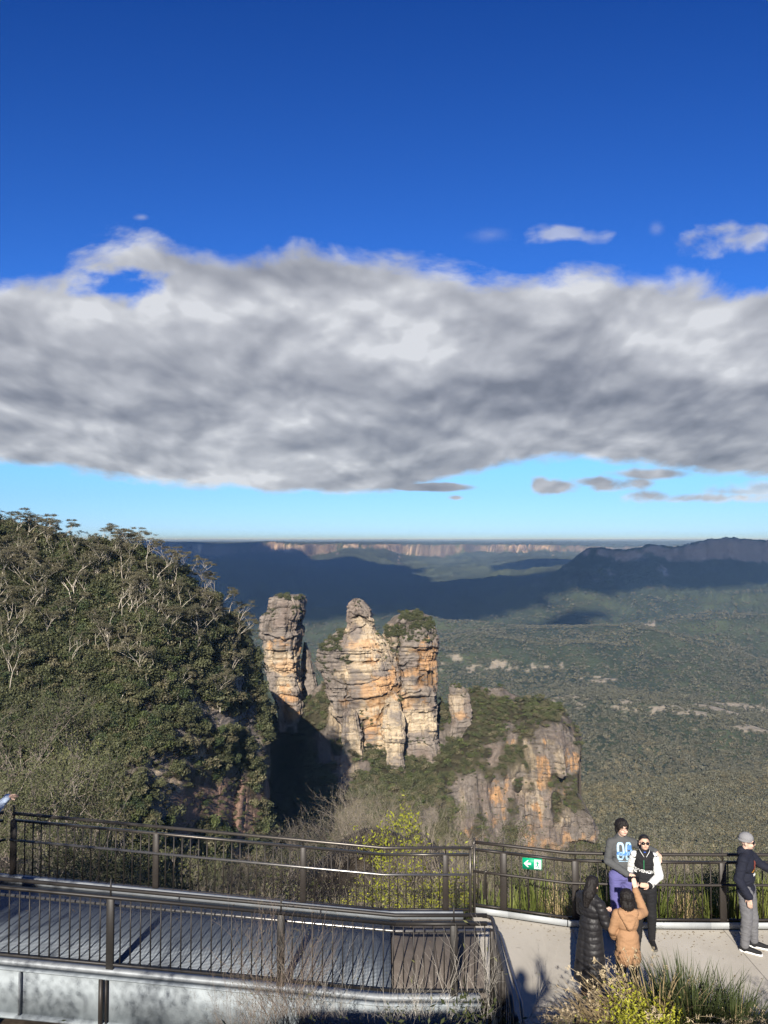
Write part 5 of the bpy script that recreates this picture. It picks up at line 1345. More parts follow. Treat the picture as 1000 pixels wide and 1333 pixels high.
        for sx in (1, -1): m.tube([s.hp(.034 * sx, -.056, .006), s.hp(.045 * sx, -.03, .006), s.hp(.048 * sx, .008, .004)], .003, 6)
        m.build('frame', GLASS_D, o); return o
def decal(o, polys, name, mat, at_, wdir, proud=.004, depth=.5):
    """lay flat shapes (x right, z up, metres) on the front (-Y) of a garment by casting them on to it"""
    bvh = BVHTree.FromPolygons([v.co for v in o.data.vertices], [p.vertices[:] for p in o.data.polygons])
    bm = bmesh.new()
    for pl in polys:
        f = bm.faces.new([bm.verts.new((at_[0] + x, -depth, at_[1] + z)) for x, z in pl])
    bmesh.ops.triangulate(bm, faces=bm.faces)
    bmesh.ops.subdivide_edges(bm, edges=[e for e in bm.edges if e.calc_length() > .02], cuts=3, use_grid_fill=True)
    wd = Matrix.Rotation(wdir, 3, 'Z')
    for v in bm.verts:
        h = bvh.ray_cast(wd @ v.co, wd @ Vector((0, 1, 0)))
        v.co = (h[0] + h[1] * proud) if h[0] is not None else (wd @ Vector((v.co.x, -0.12, v.co.z)))
    me = D.meshes.new(name); bm.to_mesh(me); bm.free(); return mobj(name, me, mat, o)
def text_polys(txt, size, bold=0.0):
    cu = D.curves.new('t', 'FONT'); cu.body = txt; cu.size = size; cu.align_x = 'CENTER'; cu.align_y = 'CENTER'; cu.offset = bold
    t = D.objects.new('t', cu); COL.objects.link(t); dg = bpy.context.evaluated_depsgraph_get(); dg.update()
    me = D.meshes.new_from_object(t.evaluated_get(dg)); out = [[(me.vertices[i].co.x, me.vertices[i].co.y) for i in p.vertices] for p in me.polygons]
    D.objects.remove(t); D.meshes.remove(me); return out

def foot(px, py): r, dy = rat(py); Y = CZ / -float(r); return Y

def LOCKS(s, n, drop=.02, seed=3):
    rg = random.Random(seed); out = []
    for k in range(n):
        a = rg.uniform(0, 6.28); e = rg.uniform(.05, 1.2)
        p = (.046 * math.cos(a) * math.cos(e), .012 + .052 * math.sin(a) * math.cos(e), .026 + .050 * math.sin(e))
        if p[1] < -.025 and p[2] < .03: continue
        q = (p[0] * 1.22 + rg.uniform(-.006, .006), p[1] * 1.15 + rg.uniform(-.006, .006), p[2] * 1.08 - drop * rg.uniform(.2, 1))
        out.append(('c', s.hp(*p), .016, s.hp(*q), .007))
    return out
# --- tall youth in the grey hooded top
Y = 12.22; b = atv(810, 1200, Y); ax = b.x
A = Fig('tall smiling youth in a grey hooded top with pale blue print, hugging the man', (ax, Y, 0), 0, 1.83, SKIN2, elR=(-.122, -.015, .650), wrR=(.020, -.105, .575), shR=(-.090, 0, .800), shL=(.092, 0, .800), hR=(.9, -.1, -.35), nR=(0, .8, -.5), elL=(.205, .03, .748), wrL=(.272, -.075, .752), hL=(.12, -.75, -.55), nL=(-.2, .4, -.9), cR=.8, cL=.35,
        head=(.004, -.016, .926), yaw=.12, nod=-.22, anL=(.05, .0, .045), toeL=(.065, -.11, .012))
A.body()
GREYH = cloth('charcoal_knit', (0.085, 0.088, 0.090))
top = blob('hoodie', A.torso(.007, True, .96) + A.arm('L', g=.006, end=.93) + A.arm('R', g=.007, end=.93) + [('c', A.P['neck'] + Vector((0, .03, -.01)), .055 * A.H * .8, A.P['neck'] + Vector((0, .05, -.05)), .075)], .009, GREYH, A.root, 2, folds(.007, 13, 5))
PRB = mat_plain('pale_blue_print', (0.42, 0.62, 0.85), 0.7, 0, 0.3, 60, 0.1); PRB2 = mat_plain('blue_print', (0.10, 0.26, 0.60), 0.7, 0, 0.3, 60, 0.1)
def ring(cx, cz, rx, rz, w, n=20):
    out = []
    for i in range(n):
        a, c = 2 * math.pi * i / n, 2 * math.pi * (i + 1) / n
        e = .6
        f = lambda t, r1, r2: (cx + r1 * math.copysign(abs(math.cos(t)) ** e, math.cos(t)), cz + r2 * math.copysign(abs(math.sin(t)) ** e, math.sin(t)))
        out.append([f(a, rx, rz), f(c, rx, rz), f(c, rx - w, rz - w), f(a, rx - w, rz - w)])
    return out
zc_ = .745 * A.H
decal(top, ring(-.062, 0, .056, .135, .030) + ring(.062, 0, .056, .135, .030), 'print', PRB, (0.02, zc_), 0)
decal(top, [[(-.12, -.05), (.125, -.055), (.13, .012), (-.115, .0)], [(.03, .03), (.11, .02), (.118, .085), (.05, .09)]], 'print_panel', PRB2, (0.02, zc_), 0, .0065)
decal(top, [[(-.09, -.155), (.10, -.155), (.10, -.145), (-.09, -.145)]] + ring(-.062, -.03, .02, .03, .008, 10) + ring(.05, -.03, .02, .03, .008, 10), 'print_lines', PRB, (0.02, zc_), 0, .009)
tr = blob('trousers', [('e', A.P['pelvis'], [.185, .132, .12])] + A.leg('L', g=.010, end=.9) + A.leg('R', g=.010, end=.9), .010, cloth('violet_blue_cloth', (0.115, 0.11, 0.28)), A.root, 2, folds(.007, 11, 6))
A.shoes(BLACK, WHITE)
A.hair([A.he(-.022, -.046, .030, (.016, .010, .022), (0, .5, 0)), A.he(.004, -.049, .036, (.014, .009, .020), (0, -.3, 0)), A.he(.024, -.044, .032, (.016, .011, .022), (0, -.5, 0)), A.he(.004, -.026, .056, (.034, .026, .014)), A.he(.036, -.014, .020, (.014, .028, .034)), A.he(-.036, -.014, .020, (.014, .028, .034)), *LOCKS(A, 40), A.he(.045, .02, -.01, (.010, .024, .030)), A.he(-.045, .02, -.01, (.010, .024, .030))], .004)
m = MB()
for sx in (1, -1):
    p = [A.hp(.019 * sx + .014 * math.cos(a), -.057, .0005 + .011 * math.sin(a)) for a in np.linspace(0, 2 * math.pi, 13)]
    m.tube(p, .0016, 5, False)
m.tube([A.hp(-.005, -.058, .003), A.hp(.005, -.058, .003)], .0016, 5)
m.build('glasses', BLACK, A.root)

# --- man in the black and white varsity jacket
Y = 12.02; b = atv(840, 1200, Y); h = 1.66
B = Fig('shorter man in sunglasses and a black jacket with white sleeves and white chest lettering', (b.x, Y, 0), R(-12), h, SKIN, elL=(.128, -.01, .640), wrL=(.030, -.120, .590), shL=(.088, 0, .800), shR=(-.085, .01, .800), hL=(-.8, -.35, .1), nL=(0, .9, -.2), cL=.5, elR=(-.118, .055, .66), wrR=(-.10, .13, .60), hR=(-.6, .5, 0), nR=(0, 1, 0), yaw=.08, nod=-.22)
B.body(); B.shoes(BLACK, GREYH)
jk = blob('jacket', B.torso(.011, True, .94) + [('e', B.P['belly'] - Vector((0, 0, .07)), [.165, .125, .08])], .009, BLACK, B.root, 2, folds(.006, 12, 8))
for S in 'LR':
    sv = blob('sleeve', B.arm(S, g=.012, end=.86), .009, cloth('white_sleeve', (0.72, 0.72, 0.70), .6), jk, 2, folds(.008, 13, 9))
    a, c = B.P['el' + S], B.P['wr' + S]
    blob('cuff', [('c', a.lerp(c, .84), .050, a.lerp(c, .97), .046)], .007, BLACK, sv, 1)
    dd = (c - a).normalized(); mm = MB(); q = a.lerp(c, .90); o1 = dd.orthogonal().normalized(); o2 = dd.cross(o1)
    for t_ in (.88, .94):
        q = a.lerp(c, t_); mm.tube([q + (o1 * math.cos(k) + o2 * math.sin(k)) * .050 for k in np.linspace(0, 2 * math.pi, 17)], .004, 5, False)
    mm.build('cuff_stripe', WHITE, sv)
m = MB(); nk = B.P['neck']
m.tube([nk + Vector((-.075, -.01, .018)), nk + Vector((-.060, -.065, -.005)), nk + Vector((-.012, -.098, -.07))], .012, 6); m.tube([nk + Vector((.075, -.01, .018)), nk + Vector((.060, -.065, -.005)), nk + Vector((.012, -.098, -.07))], .012, 6)
m.build('collar', BLACK, jk, True)
m = MB(); m.tube([nk + Vector((-.078, -.018, .026)), nk + Vector((-.062, -.078, .004)), nk + Vector((-.016, -.110, -.06))], .004, 5); m.tube([nk + Vector((.078, -.018, .026)), nk + Vector((.062, -.078, .004)), nk + Vector((.016, -.110, -.06))], .004, 5)
m.build('collar_stripe', WHITE, jk, True)
decal(jk, [[(x * math.cos(-.12) - z * math.sin(-.12), x * math.sin(-.12) + z * math.cos(-.12)) for x, z in p] for p in text_polys('GIVENCHY', .066, .0024)], 'lettering', WHITE, (0.0, .685 * h), 0, .006)
decal(jk, [[(-.004, .0), (.004, .0), (.004, .15), (-.004, .15)]], 'zip', mat_plain('green_strap', (.03, .25, .10), .6), (-.02, .70 * h), 0, .004)
sh = blob('shirt', [('e', B.P['pelvis'] + Vector((0, 0, .035)), [.158, .118, .07]), ('c', nk + Vector((0, -.03, -.02)), .045, nk + Vector((0, -.05, -.07)), .045)], .009, cloth('blue_cotton', (0.02, 0.08, 0.42)), B.root, 2)
blob('trousers', [('e', B.P['pelvis'] - Vector((0, 0, .02)), [.155, .115, .11])] + B.leg('L', g=.010, end=.93) + B.leg('R', g=.010, end=.93), .010, BLACK, B.root, 2, folds(.007, 11, 16))
blob('hair', [B.he(0, .014, .028, (.046, .053, .044)), B.he(0, -.012, .050, (.034, .03, .018))], .006, HAIR, B.root, 1, folds(.002, 60, 3)); B.shades()

# --- woman in the long black quilted coat
Y = 10.62; b = atv(770, 1300, Y); h = 1.63
C = Fig('woman in a long black quilted coat with long black hair, seen from behind', (b.x, Y, 0), R(124), h, SKIN2, elL=(.125, -.03, .665), wrL=(.060, -.135, .655), elR=(-.14, -.03, .655), wrR=(-.055, -.150, .665), hL=(-.4, -.9, .1), hR=(.4, -.9, .1), nL=(-.5, 0, .7), nR=(.5, 0, .7), cL=.7, cR=.7, nod=.15,
        head=(0, -.03, .925), yaw=.25)
C.body()
def quilt(v, n):
    z = v[:, 2] + 0.25 * np.abs(v[:, 0]) * 0
    k = np.abs(np.sin(z * math.pi / 0.080 + 0.35 * np.sin(v[:, 0] * 7 + v[:, 1] * 5)))
    return v + n * (0.0105 * k ** 0.5 - 0.005 + .005 * fbm(v[:, 0] * 30, v[:, 1] * 30, v[:, 2] * 30, 3, 2))[:, None]
PUFF = mat_plain('black_quilted_nylon', (0.020, 0.019, 0.021), 0.52, 0, 0.25, 12, 0.4, 0.4)
coat = blob('coat', C.torso(.016) + [('e', (0, 0, .60 * h), (.165, .128, .16)), ('c', (.03, .0, .56 * h), .125, (.045, .01, .42 * h), .145), ('c', (-.03, .0, .56 * h), .125, (-.045, .01, .42 * h), .145), ('c', (.045, .01, .42 * h), .145, (.07, .02, .20 * h), .160), ('c', (-.045, .01, .42 * h), .145, (-.07, .02, .20 * h), .160)] + C.arm('L', g=.014, end=.95) + C.arm('R', g=.014, end=.95)
            + [('c', C.P['neck'] + Vector((.05, .03, .0)), .045, C.P['neck'] + Vector((-.05, .03, .0)), .045)], .010, PUFF, C.root, 1, quilt)
blob('hair', [C.he(0, .014, .024, (.051, .060, .052)), C.he(0, -.026, .046, (.036, .03, .018)), C.he(.03, .0, .0, (.022, .032, .035)), C.he(-.03, .0, .0, (.022, .032, .035)), ('c', C.hp(0, .036, .0), .072, C.hp(0, .066, -.070), .078), ('c', C.hp(0, .066, -.070), .078, C.hp(0.01, .078, -.15), .040), C.he(.03, .02, -.03, (.02, .03, .04)), C.he(-.03, .02, -.03, (.02, .03, .04))], .008, HAIR, C.root, 1, lambda v, n: v + n * (.007 * fbm(v[:, 0] * 70, v[:, 1] * 70, v[:, 2] * 9, 3, 4))[:, None])
blob('trousers', C.leg('L', g=.004) + C.leg('R', g=.004), .010, BLACK, C.root, 1); C.shoes(mat_plain('dark_red_shoe', (.10, .03, .04), .5), WHITE)

# --- woman in the tan hooded jacket taking a picture
Y = 10.36; b = atv(818, 1290, Y); h = 1.555
E = Fig('woman in a tan hooded jacket seen from behind, raising one arm to take a picture', (b.x, Y, 0), R(176), h, SKIN2, elR=(-.150, -.055, .800), wrR=(-.105, -.150, .945), hR=(.1, -.1, 1), nR=(.1, -1, .1), cR=.45, elL=(.122, -.015, .660), wrL=(.095, -.10, .565), shL=(.088, 0, .800), shR=(-.088, 0, .800), hL=(-.3, -.8, -.2), nL=(-.8, .2, .2), cL=.5, yaw=-.1, nod=.0)
E.body()
TAN = cloth('tan_wool', (0.36, 0.205, 0.11))
tj = blob('jacket', E.torso(.012, True, .94) + [('e', (0, 0, .60 * h), (.150, .112, .16)), ('c', (.03, 0, .62 * h), .112, (.045, 0, .45 * h), .128), ('c', (-.03, 0, .62 * h), .112, (-.045, 0, .45 * h), .128)] + E.arm('L', g=.012, end=.94) + E.arm('R', g=.013, end=.94), .009, TAN, E.root, 3, folds(.006, 9, 12))
blob('hood', [('c', (.095, .045, .835 * h), .040, (-.095, .045, .835 * h), .040), ('c', (.095, .055, .83 * h), .040, (0, .125, .735 * h), .046), ('c', (-.095, .055, .83 * h), .040, (0, .125, .735 * h), .046), ('e', (0, .095, .785 * h), (.095, .050, .065))], .008, TAN, tj, 1, folds(.006, 16, 13))
blob('hair', [E.he(0, .010, .026, (.060, .066, .058)), E.he(0, .045, -.045, (.052, .032, .05)), E.he(0, -.024, .046, (.036, .03, .018)), E.he(.034, .008, -.02, (.026, .040, .055)), E.he(-.034, .008, -.02, (.026, .040, .055)), E.he(0, .040, -.03, (.050, .034, .065)), *LOCKS(E, 30, .05, 8)], .008, HAIR, E.root, 1, lambda v, n: v + n * (.008 * fbm(v[:, 0] * 70, v[:, 1] * 70, v[:, 2] * 9, 3, 5))[:, None])
blob('trousers', [('e', E.P['pelvis'], [.125, .09, .09])] + E.leg('L', g=.006) + E.leg('R', g=.006), .010, BLACK, E.root, 1); E.shoes(BLACK, BLACK)
wr = E.P['wrR'] + Vector((0.01, -.045, .12))
m = MB().box(wr, (.15, .009, .075), bev=.003); ph = m.build('phone', GLASS_D); ph.parent = None
ph.location = (0, 0, 0)
for v in ph.data.vertices: v.co = Matrix.Rotation(R(176), 3, 'Z') @ v.co + Vector((b.x, Y, 0))
tag(ph, 'black phone held up in the raised hand of the woman in the tan jacket', 'phone')

# --- man in the grey knitted cap
Y = 11.86; b = atv(973, 1225, Y); h = 1.74
G = Fig('man in grey knitted cap, sunglasses, navy top and grey trousers leaning by the railing', (b.x, Y, 0), R(52), h, SKIN2, elR=(-.145, .03, .640), wrR=(-.130, -.055, .505), nR=(1, 0, 0), elL=(.165, -.075, .700), wrL=(.205, -.215, .640), hL=(.35, -.85, -.3), nL=(-.2, .1, -1), cL=.7, yaw=.22, knL=(.06, -.03, .285), anL=(.085, -.035, .045), toeL=(.11, -.14, .012), anR=(-.045, .015, .045), toeR=(-.035, -.105, .012))
G.body(); G.shoes(BLACK, WHITE)
NAVY = cloth('navy_knit', (0.013, 0.015, 0.027))
tp = blob('hoodie', G.torso(.012) + G.arm('L', g=.012, end=.93) + G.arm('R', g=.013, end=.93) + [('c', G.P['neck'] + Vector((.04, .045, .0)), .045, G.P['neck'] + Vector((-.04, .045, .0)), .045), ('e', G.P['neck'] + Vector((0, .07, -.03)), (.09, .05, .07))], .009, NAVY, G.root, 2, folds(.008, 12, 22))
dz = .725 * h
decal(tp, [[(-.05, -.02), (.0, -.06), (.045, -.01), (.035, .07), (-.005, .11), (-.04, .06)]], 'print', mat_plain('brown_red_print', (.20, .045, .03), .7), (0, dz), 0, .005)
decal(tp, [[(-.09, -.05), (-.02, -.075), (.06, -.06), (.08, -.025), (.02, -.035), (-.04, -.02)]], 'print_patch', mat_plain('orange_print', (.75, .32, .04), .7), (0, dz), 0, .007)
decal(tp, [[(-.045, -.12), (.045, -.12), (.045, -.095), (-.045, -.095)]], 'print_strip', WHITE, (0, dz), 0, .007)
blob('trousers', [('e', G.P['pelvis'] - Vector((0, 0, .01)), [.165, .12, .12])] + G.leg('L', g=.013, end=.93) + G.leg('R', g=.013, end=.93), .010, cloth('mid_grey_cotton', (0.145, 0.145, 0.155)), G.root, 2, folds(.009, 10, 23))
blob('cap', [G.he(0, .008, .034, (.052, .060, .048)), G.he(0, .014, .016, (.053, .061, .022))], .007, cloth('grey_rib_knit', (0.24, 0.24, 0.25)), G.root, 1, lambda v, n: v + n * (.0025 * np.sin(np.arctan2(v[:, 1] - G.P['head'].y, v[:, 0] - G.P['head'].x) * 40))[:, None])
G.shades()

# --- someone at the left edge of the frame, pointing out over the valley
zr_ = float(rz_(-6.5)); p0 = atv(-33, 1200, 11.6); h = 1.72
F = Fig('person at the far left, only a pointing hand and pale blue sleeve in view', (p0.x, 11.6, zr_), R(90), h, SKIN2, elL=(.13, -.10, .86), wrL=(.11, -.215, .985), hL=(0, -.97, .18), nL=(-.6, .2, -.5), cL=.22)
F.body(); F.shoes(BLACK, WHITE)
bl = cloth('pale_blue_fleece', (0.50, 0.60, 0.78))
blob('jacket', F.torso(.012) + F.arm('L', g=.012, end=.95) + F.arm('R', g=.012, end=.93), .009, bl, F.root, 2, folds(.006, 12, 32))
blob('trousers', [('e', F.P['pelvis'], [.155, .115, .11])] + F.leg('L', g=.008, end=.95) + F.leg('R', g=.008, end=.95), .010, BLACK, F.root, 1); F.hair()

# --- the photographer up on the lookout, whose shadow falls on the platform
h = 1.70
K = Fig('photographer with one arm raised, seen only as a shadow on the concrete', (0.02, -0.42, 4.65), R(180), h, SKIN, elR=(-.20, -.02, .86), wrR=(-.165, -.05, 1.00), hR=(.1, 0, 1), nR=(0, -1, 0), elL=(.15, -.07, .70), wrL=(.05, -.10, .82), hL=(-.3, -.2, 1), nL=(0, -1, 0))
K.body(); K.shoes(BLACK, WHITE); K.hair()
blob('coat', K.torso(.02) + K.arm('L', g=.014, end=.93) + K.arm('R', g=.014, end=.93) + [('c', (0, 0, .5 * h), .15, (0, 0, .42 * h), .16)], .010, GREYH, K.root, 2)
blob('trousers', K.leg('L', g=.008, end=.95) + K.leg('R', g=.008, end=.95), .010, BLACK, K.root, 1)
# ================================================================ plants near the railings
LF_YEL = mat_leaf('yellow_green_leaf', (0.22, 0.25, 0.02), (0.48, 0.47, 0.05), 0.3)
LF_LIGHT = mat_leaf('light_olive_leaf', (0.075, 0.085, 0.033), (0.20, 0.20, 0.08), 0.25)
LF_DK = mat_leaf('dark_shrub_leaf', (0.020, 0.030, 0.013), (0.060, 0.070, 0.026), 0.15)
GR_GREEN = mat_leaf('green_blade', (0.07, 0.10, 0.022), (0.24, 0.26, 0.07), 0.25)
GR_DRY = mat_leaf('straw_blade', (0.26, 0.19, 0.095), (0.52, 0.40, 0.22), 0.2)
STEM = mat_plain('grey_stem', (0.24, 0.20, 0.165), 0.85, 0, 0.25, 12, 0.3); STEM2 = mat_plain('pale_dead_stem', (0.34, 0.295, 0.245), 0.85, 0, 0.25, 12, 0.3)
def shrub_mesh(seed, H, W, n_stem, leafn, leaf, stem_r=0.012, up=0.9, fork=2, lev=3, aspect=.4, clump=0.12):
    """returns stems, foliage meshes for a bush H high, W wide"""
    rg = random.Random(seed); g = np.random.default_rng(seed); st = MB(); lf = MB(); tips = []
    def grow(p, d, L, r, l):
        pts = [p.copy()]; q = p.copy(); dd = d.copy()
        for i in range(4):
            q = q + dd * L / 4; dd = (dd + Vector((rg.uniform(-1, 1), rg.uniform(-1, 1), rg.uniform(-.5, .8))) * .20).normalized(); pts.append(q.copy())
        st.tube(pts, [r, r * .88, r * .76, r * .64, r * .5], 5 if r > .008 else 3, False)
        if l <= 1: tips.extend([q, pts[2]])
        if l > 0:
            for k in range(fork + (rg.random() < .4)):
                s = pts[rg.choice([2, 3, 4])]; nd = (dd + Vector((rg.uniform(-1, 1), rg.uniform(-1, 1), rg.uniform(-.4, .7))) * .8).normalized()
                grow(s, nd, L * rg.uniform(.5, .8), r * .6, l - 1)
    for k in range(n_stem):
        a = rg.uniform(0, 6.28); s = rg.uniform(.1, 1) * W / H * (1.2 - up * .3)
        grow(Vector((math.cos(a) * W * .08, math.sin(a) * W * .08, -.15)), Vector((math.cos(a) * s, math.sin(a) * s, up)).normalized(), H * rg.uniform(.42, .6), stem_r, lev)
    if leafn and tips:
        T = np.array([t[:] for t in tips]); c = T[g.integers(0, len(T), leafn)] + g.normal(0, clump, (leafn, 3)) * (1, 1, .8)
        lf.leaves(c, leaf * g.uniform(.6, 1.4, leafn), None, aspect, g, 0.3)
    return st.mesh('stems'), (lf.mesh('foliage') if leafn else None)
def grass_mesh(seed, n, H, spread, w, droop=.5, lean=.5, seedheads=0):
    rg = random.Random(seed); m = MB(); hd = MB()
    for i in range(n):
        a = rg.uniform(0, 6.28); s = rg.uniform(0, 1) ** .7
        p = Vector((math.cos(a) * s * spread * .4, math.sin(a) * s * spread * .4, -.05))
        d = Vector((math.cos(a + rg.uniform(-.6, .6)) * lean * s, math.sin(a + rg.uniform(-.6, .6)) * lean * s, 1)).normalized()
        m.blade(p, d, H * rg.uniform(.55, 1.1), w * rg.uniform(.6, 1.2), droop * rg.uniform(.2, 1.2), 5)
    for i in range(seedheads):
        a = rg.uniform(0, 6.28); d = Vector((math.cos(a) * .5 - .35, math.sin(a) * .3, 1)).normalized(); L = H * rg.uniform(.9, 1.25)
        pts = [Vector((math.cos(a) * spread * .2, math.sin(a) * spread * .2, 0))]; q = pts[0].copy()
        for k in range(8):
            q = q + d * L / 8; d = (d + Vector((d.x * .25, d.y * .25, -.16 * (k > 2)))).normalized(); pts.append(q.copy())
        hd.tube(pts, .0028, 3, False)
        T = []
        for k in range(5, 9):
            for j in range(12): T.append(pts[k] + Vector([rg.gauss(0, .018) for _ in range(3)]) - Vector((0, 0, .01)))
        hd.leaves([t[:] for t in T], .045, None, .28, np.random.default_rng(seed + i))
    return m.mesh('blades'), (hd.mesh('seed_heads') if seedheads else None)
def plant(name, label, cat, loc, parts, rz=None, sc=1.0, group=None, lean=(0, 0)):
    t = tag(empty(name, loc, rng.uniform(0, 6.28) if rz is None else rz), label, cat, group)
    t.scale = (sc, sc, sc) if not hasattr(sc, '__len__') else sc
    t.rotation_euler.x, t.rotation_euler.y = lean
    for nm, me, mt in parts:
        if me is None: continue
        if not me.materials: me.materials.append(mt)
        link(D.objects.new(nm, me), t)
    return t
def gz(x, y): return float(near_ground_z(np.array([float(x)]), np.array([float(y)]))[0])
# brush on the slope below the walkway: several kinds, each plant its own object
K_OL = [shrub_mesh(s, 2.6, 2.4, 8, 2600, .085, .02, clump=.16) for s in (21, 22)]
K_TW = [shrub_mesh(s, 2.4, 2.4, 16, 500, .06, .012, 1.0, 2, 4, clump=.2) for s in (31, 32, 33)]
K_YE = [shrub_mesh(s, 2.4, 1.1, 5, 1700, .055, .012, 1.5, clump=.07, aspect=.38) for s in (41, 42)]
K_DE = [shrub_mesh(s, 2.2, 2.6, 6, 900, .075, .016, .9, 2, 4, clump=.16) for s in (51, 52)]
for k in K_OL:
    k[0].materials.append(STEM); k[1].materials.append(LF_OLIVE)
for k in K_TW:
    k[0].materials.append(LF_DRY); k[1].materials.append(LF_BROWN)
for k in K_YE:
    k[0].materials.append(STEM); k[1].materials.append(LF_YEL)
for k in K_DE:
    k[0].materials.append(STEM2); k[1].materials.append(LF_LIGHT)
def P2(k): return [('stems', k[0], STEM), ('foliage', k[1], LF_OLIVE)]
def at_ground(px, Y):
    x = (px - 500) / 1000 * Y / 1.016; return (x, Y, gz(x, Y))
def spot(px):
    names = ('at the left end of the walkway', 'left of the second walkway post', 'just past the second walkway post', 'left of the middle walkway post', 'just right of the middle walkway post', 'behind the yellow-green sapling', 'behind the level walkway end', 'by the platform railing corner', 'behind the green sign', 'behind the two men', 'left of the capped man', 'behind the capped man')
    return names[int(np.searchsorted([90, 190, 270, 390, 450, 530, 610, 680, 770, 860, 930], px))]
def depth_word(Y): return 'close in' if Y < 17 else 'just below' if Y < 26 else 'lower down' if Y < 45 else 'far down'
hero = [('yellow-green leafy sapling standing above the walkway railing', K_YE[0], 510, 17.5, 1.42), ('bright yellow-green bush showing through the walkway bars', K_YE[1], 540, 15.5, .7), ('small lime green bush seen between the bars near the platform corner', K_YE[1], 585, 15.4, .7),
        ('pale-limbed spreading bush in front of the dark gully', K_DE[0], 385, 24, 1.35), ('low pale-limbed bush left of the middle walkway post', K_DE[1], 335, 20, 1.1), ('lime bush low behind the middle walkway post', K_YE[1], 430, 15.2, .65)]
for lb, k, px, Y_, sc in hero: plant('shrub', lb, 'shrub', at_ground(px, Y_), P2(k), None, sc)
rs = random.Random(5)
slots = []
for px in range(-20, 1040, 26):
    for Yb, jit in ((15.5, 1.5), (21, 3), (31, 6), (50, 12), (80, 18)):
        slots.append((px + rs.uniform(-14, 14) * (1 + (Yb < 20)), Yb + rs.uniform(-jit, jit)))
cnt = {}
for px, Y_ in slots:
    r = rs.random(); right = px > 640
    if px < 250: kind = K_OL if r < .65 else K_DE if r < .8 else K_TW
    elif px < 640: kind = K_TW if r < .82 else K_OL
    else: kind = K_TW if r < .42 else K_OL if r < .92 else K_DE
    k = rs.choice(kind); nm = 'olive leafy' if kind is K_OL else 'grey twiggy' if kind is K_TW else 'pale-limbed open'
    sc = rs.uniform(.65, 1.0) * (0.62 if Y_ < 18 else .9 if Y_ < 26 else 1.3 if Y_ < 45 else 1.9)
    if px > 600 and Y_ < 18: sc *= .75
    if 590 < px and Y_ > 18: sc *= .8
    sz = 'large' if sc > 1.2 else 'small' if sc < .6 else 'medium'
    plant('shrub', '%s %s bush %s, %s' % (sz, nm, depth_word(Y_), spot(px)), 'shrub', at_ground(px, Y_), P2(k), None, sc, '%s bushes on the slope behind the railings' % nm)
# bright grass tufts right behind the platform railing
K_GR = [grass_mesh(s, 130, 1.15, .9, .030, .7, .55) for s in (61, 62, 63)]
for k in K_GR: k[0].materials.append(GR_GREEN)
K_GD = [grass_mesh(s, 110, 1.0, .7, .018, .9, .6) for s in (64,)]
K_GD[0][0].materials.append(GR_DRY)
for i, x in enumerate(np.arange(1.75, 8.2, 0.42)):
    yb = float(np.interp(x, [p[0] for p in FLINE], [p[1] for p in FLINE]))
    dry = i % 5 == 3
    k = K_GD[0] if dry else K_GR[i % 3]
    px = 500 + 1000 * x / 12.8
    w = 'at its left corner' if px < 650 else 'left of the sign' if px < 680 else 'under the sign' if px < 715 else 'right of the sign' if px < 745 else 'behind the black coat' if px < 800 else 'behind the tan jacket' if px < 835 else 'behind the two men' if px < 860 else 'just right of the two men' if px < 895 else 'left of the post near the capped man' if px < 935 else 'behind the capped man' if px < 985 else 'at the right edge'
    plant('grass_tuft', '%s grass tuft behind the platform railing, %s' % ('straw-coloured' if dry else 'bright green', w), 'grass', (x, yb + rs.uniform(.45, .9), gz(x, yb + .6) - .05), [('blades', k[0], None)], None, rs.uniform(.75, 1.1) * (1 if px > 690 else .8), 'grass tufts behind the platform railing')
# nearest plants, along the foot of the garden bank
K_T1 = grass_mesh(71, 420, 1.25, 1.1, .024, .5, .6); K_T1[0].materials.append(mat_leaf('shaded_tussock', (0.016, 0.028, 0.010), (0.085, 0.105, 0.035), .15, .3, ns=6))  # blades toned darker to stand for the shade over the tussocks
K_T2 = grass_mesh(72, 520, 1.0, 1.2, .028, 1.3, .9, 40); K_T2[0].materials.append(GR_DRY); K_T2[1].materials.append(mat_leaf('seed_head', (0.45, 0.36, 0.22), (0.66, 0.54, 0.36), .2))
K_LM = shrub_mesh(73, .8, .9, 14, 3200, .045, .006, 1.0, 3, 2, .35, .07); K_LM[0].materials.append(STEM); K_LM[1].materials.append(LF_YEL)
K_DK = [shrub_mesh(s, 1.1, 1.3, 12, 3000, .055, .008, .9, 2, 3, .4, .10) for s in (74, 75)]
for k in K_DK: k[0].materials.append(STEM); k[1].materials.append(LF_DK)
K_BR = [shrub_mesh(s, 1.5, 1.1, 24, 900, .022, .0055, 1.7, 2, 4, .3, .06) for s in (76, 77)]
for k in K_BR: k[0].materials.append(mat_plain('brown_broom_stem', (0.25, 0.195, 0.155), .85, 0, .3, 20, .3)) ; k[1].materials.append(LF_BROWN)
K_SV = [shrub_mesh(s, 1.5, 1.2, 6, 30, .05, .0065, 1.2, 2, 4, .25, .05) for s in (78, 79)]
for k in K_SV: k[0].materials.append(mat_plain('silver_dead_twig', (0.50, 0.46, 0.40), .8, 0, .2, 20, .2)); k[1].materials.append(LF_LIGHT)
def near(px, py, Y_):      # foot of a plant standing on the bank
    v = atv(px, py, Y_); return (v.x, Y_, gz(v.x, Y_))
K_T3 = grass_mesh(91, 90, 1.0, 1.2, .018, 1.4, .95); K_T3[0].materials.append(GR_DRY)
T1 = [('blades', K_T1[0], None), ('dead_blades', K_T3[0], None)]; T2 = [('blades', K_T2[0], None), ('seed_heads', K_T2[1], None)]
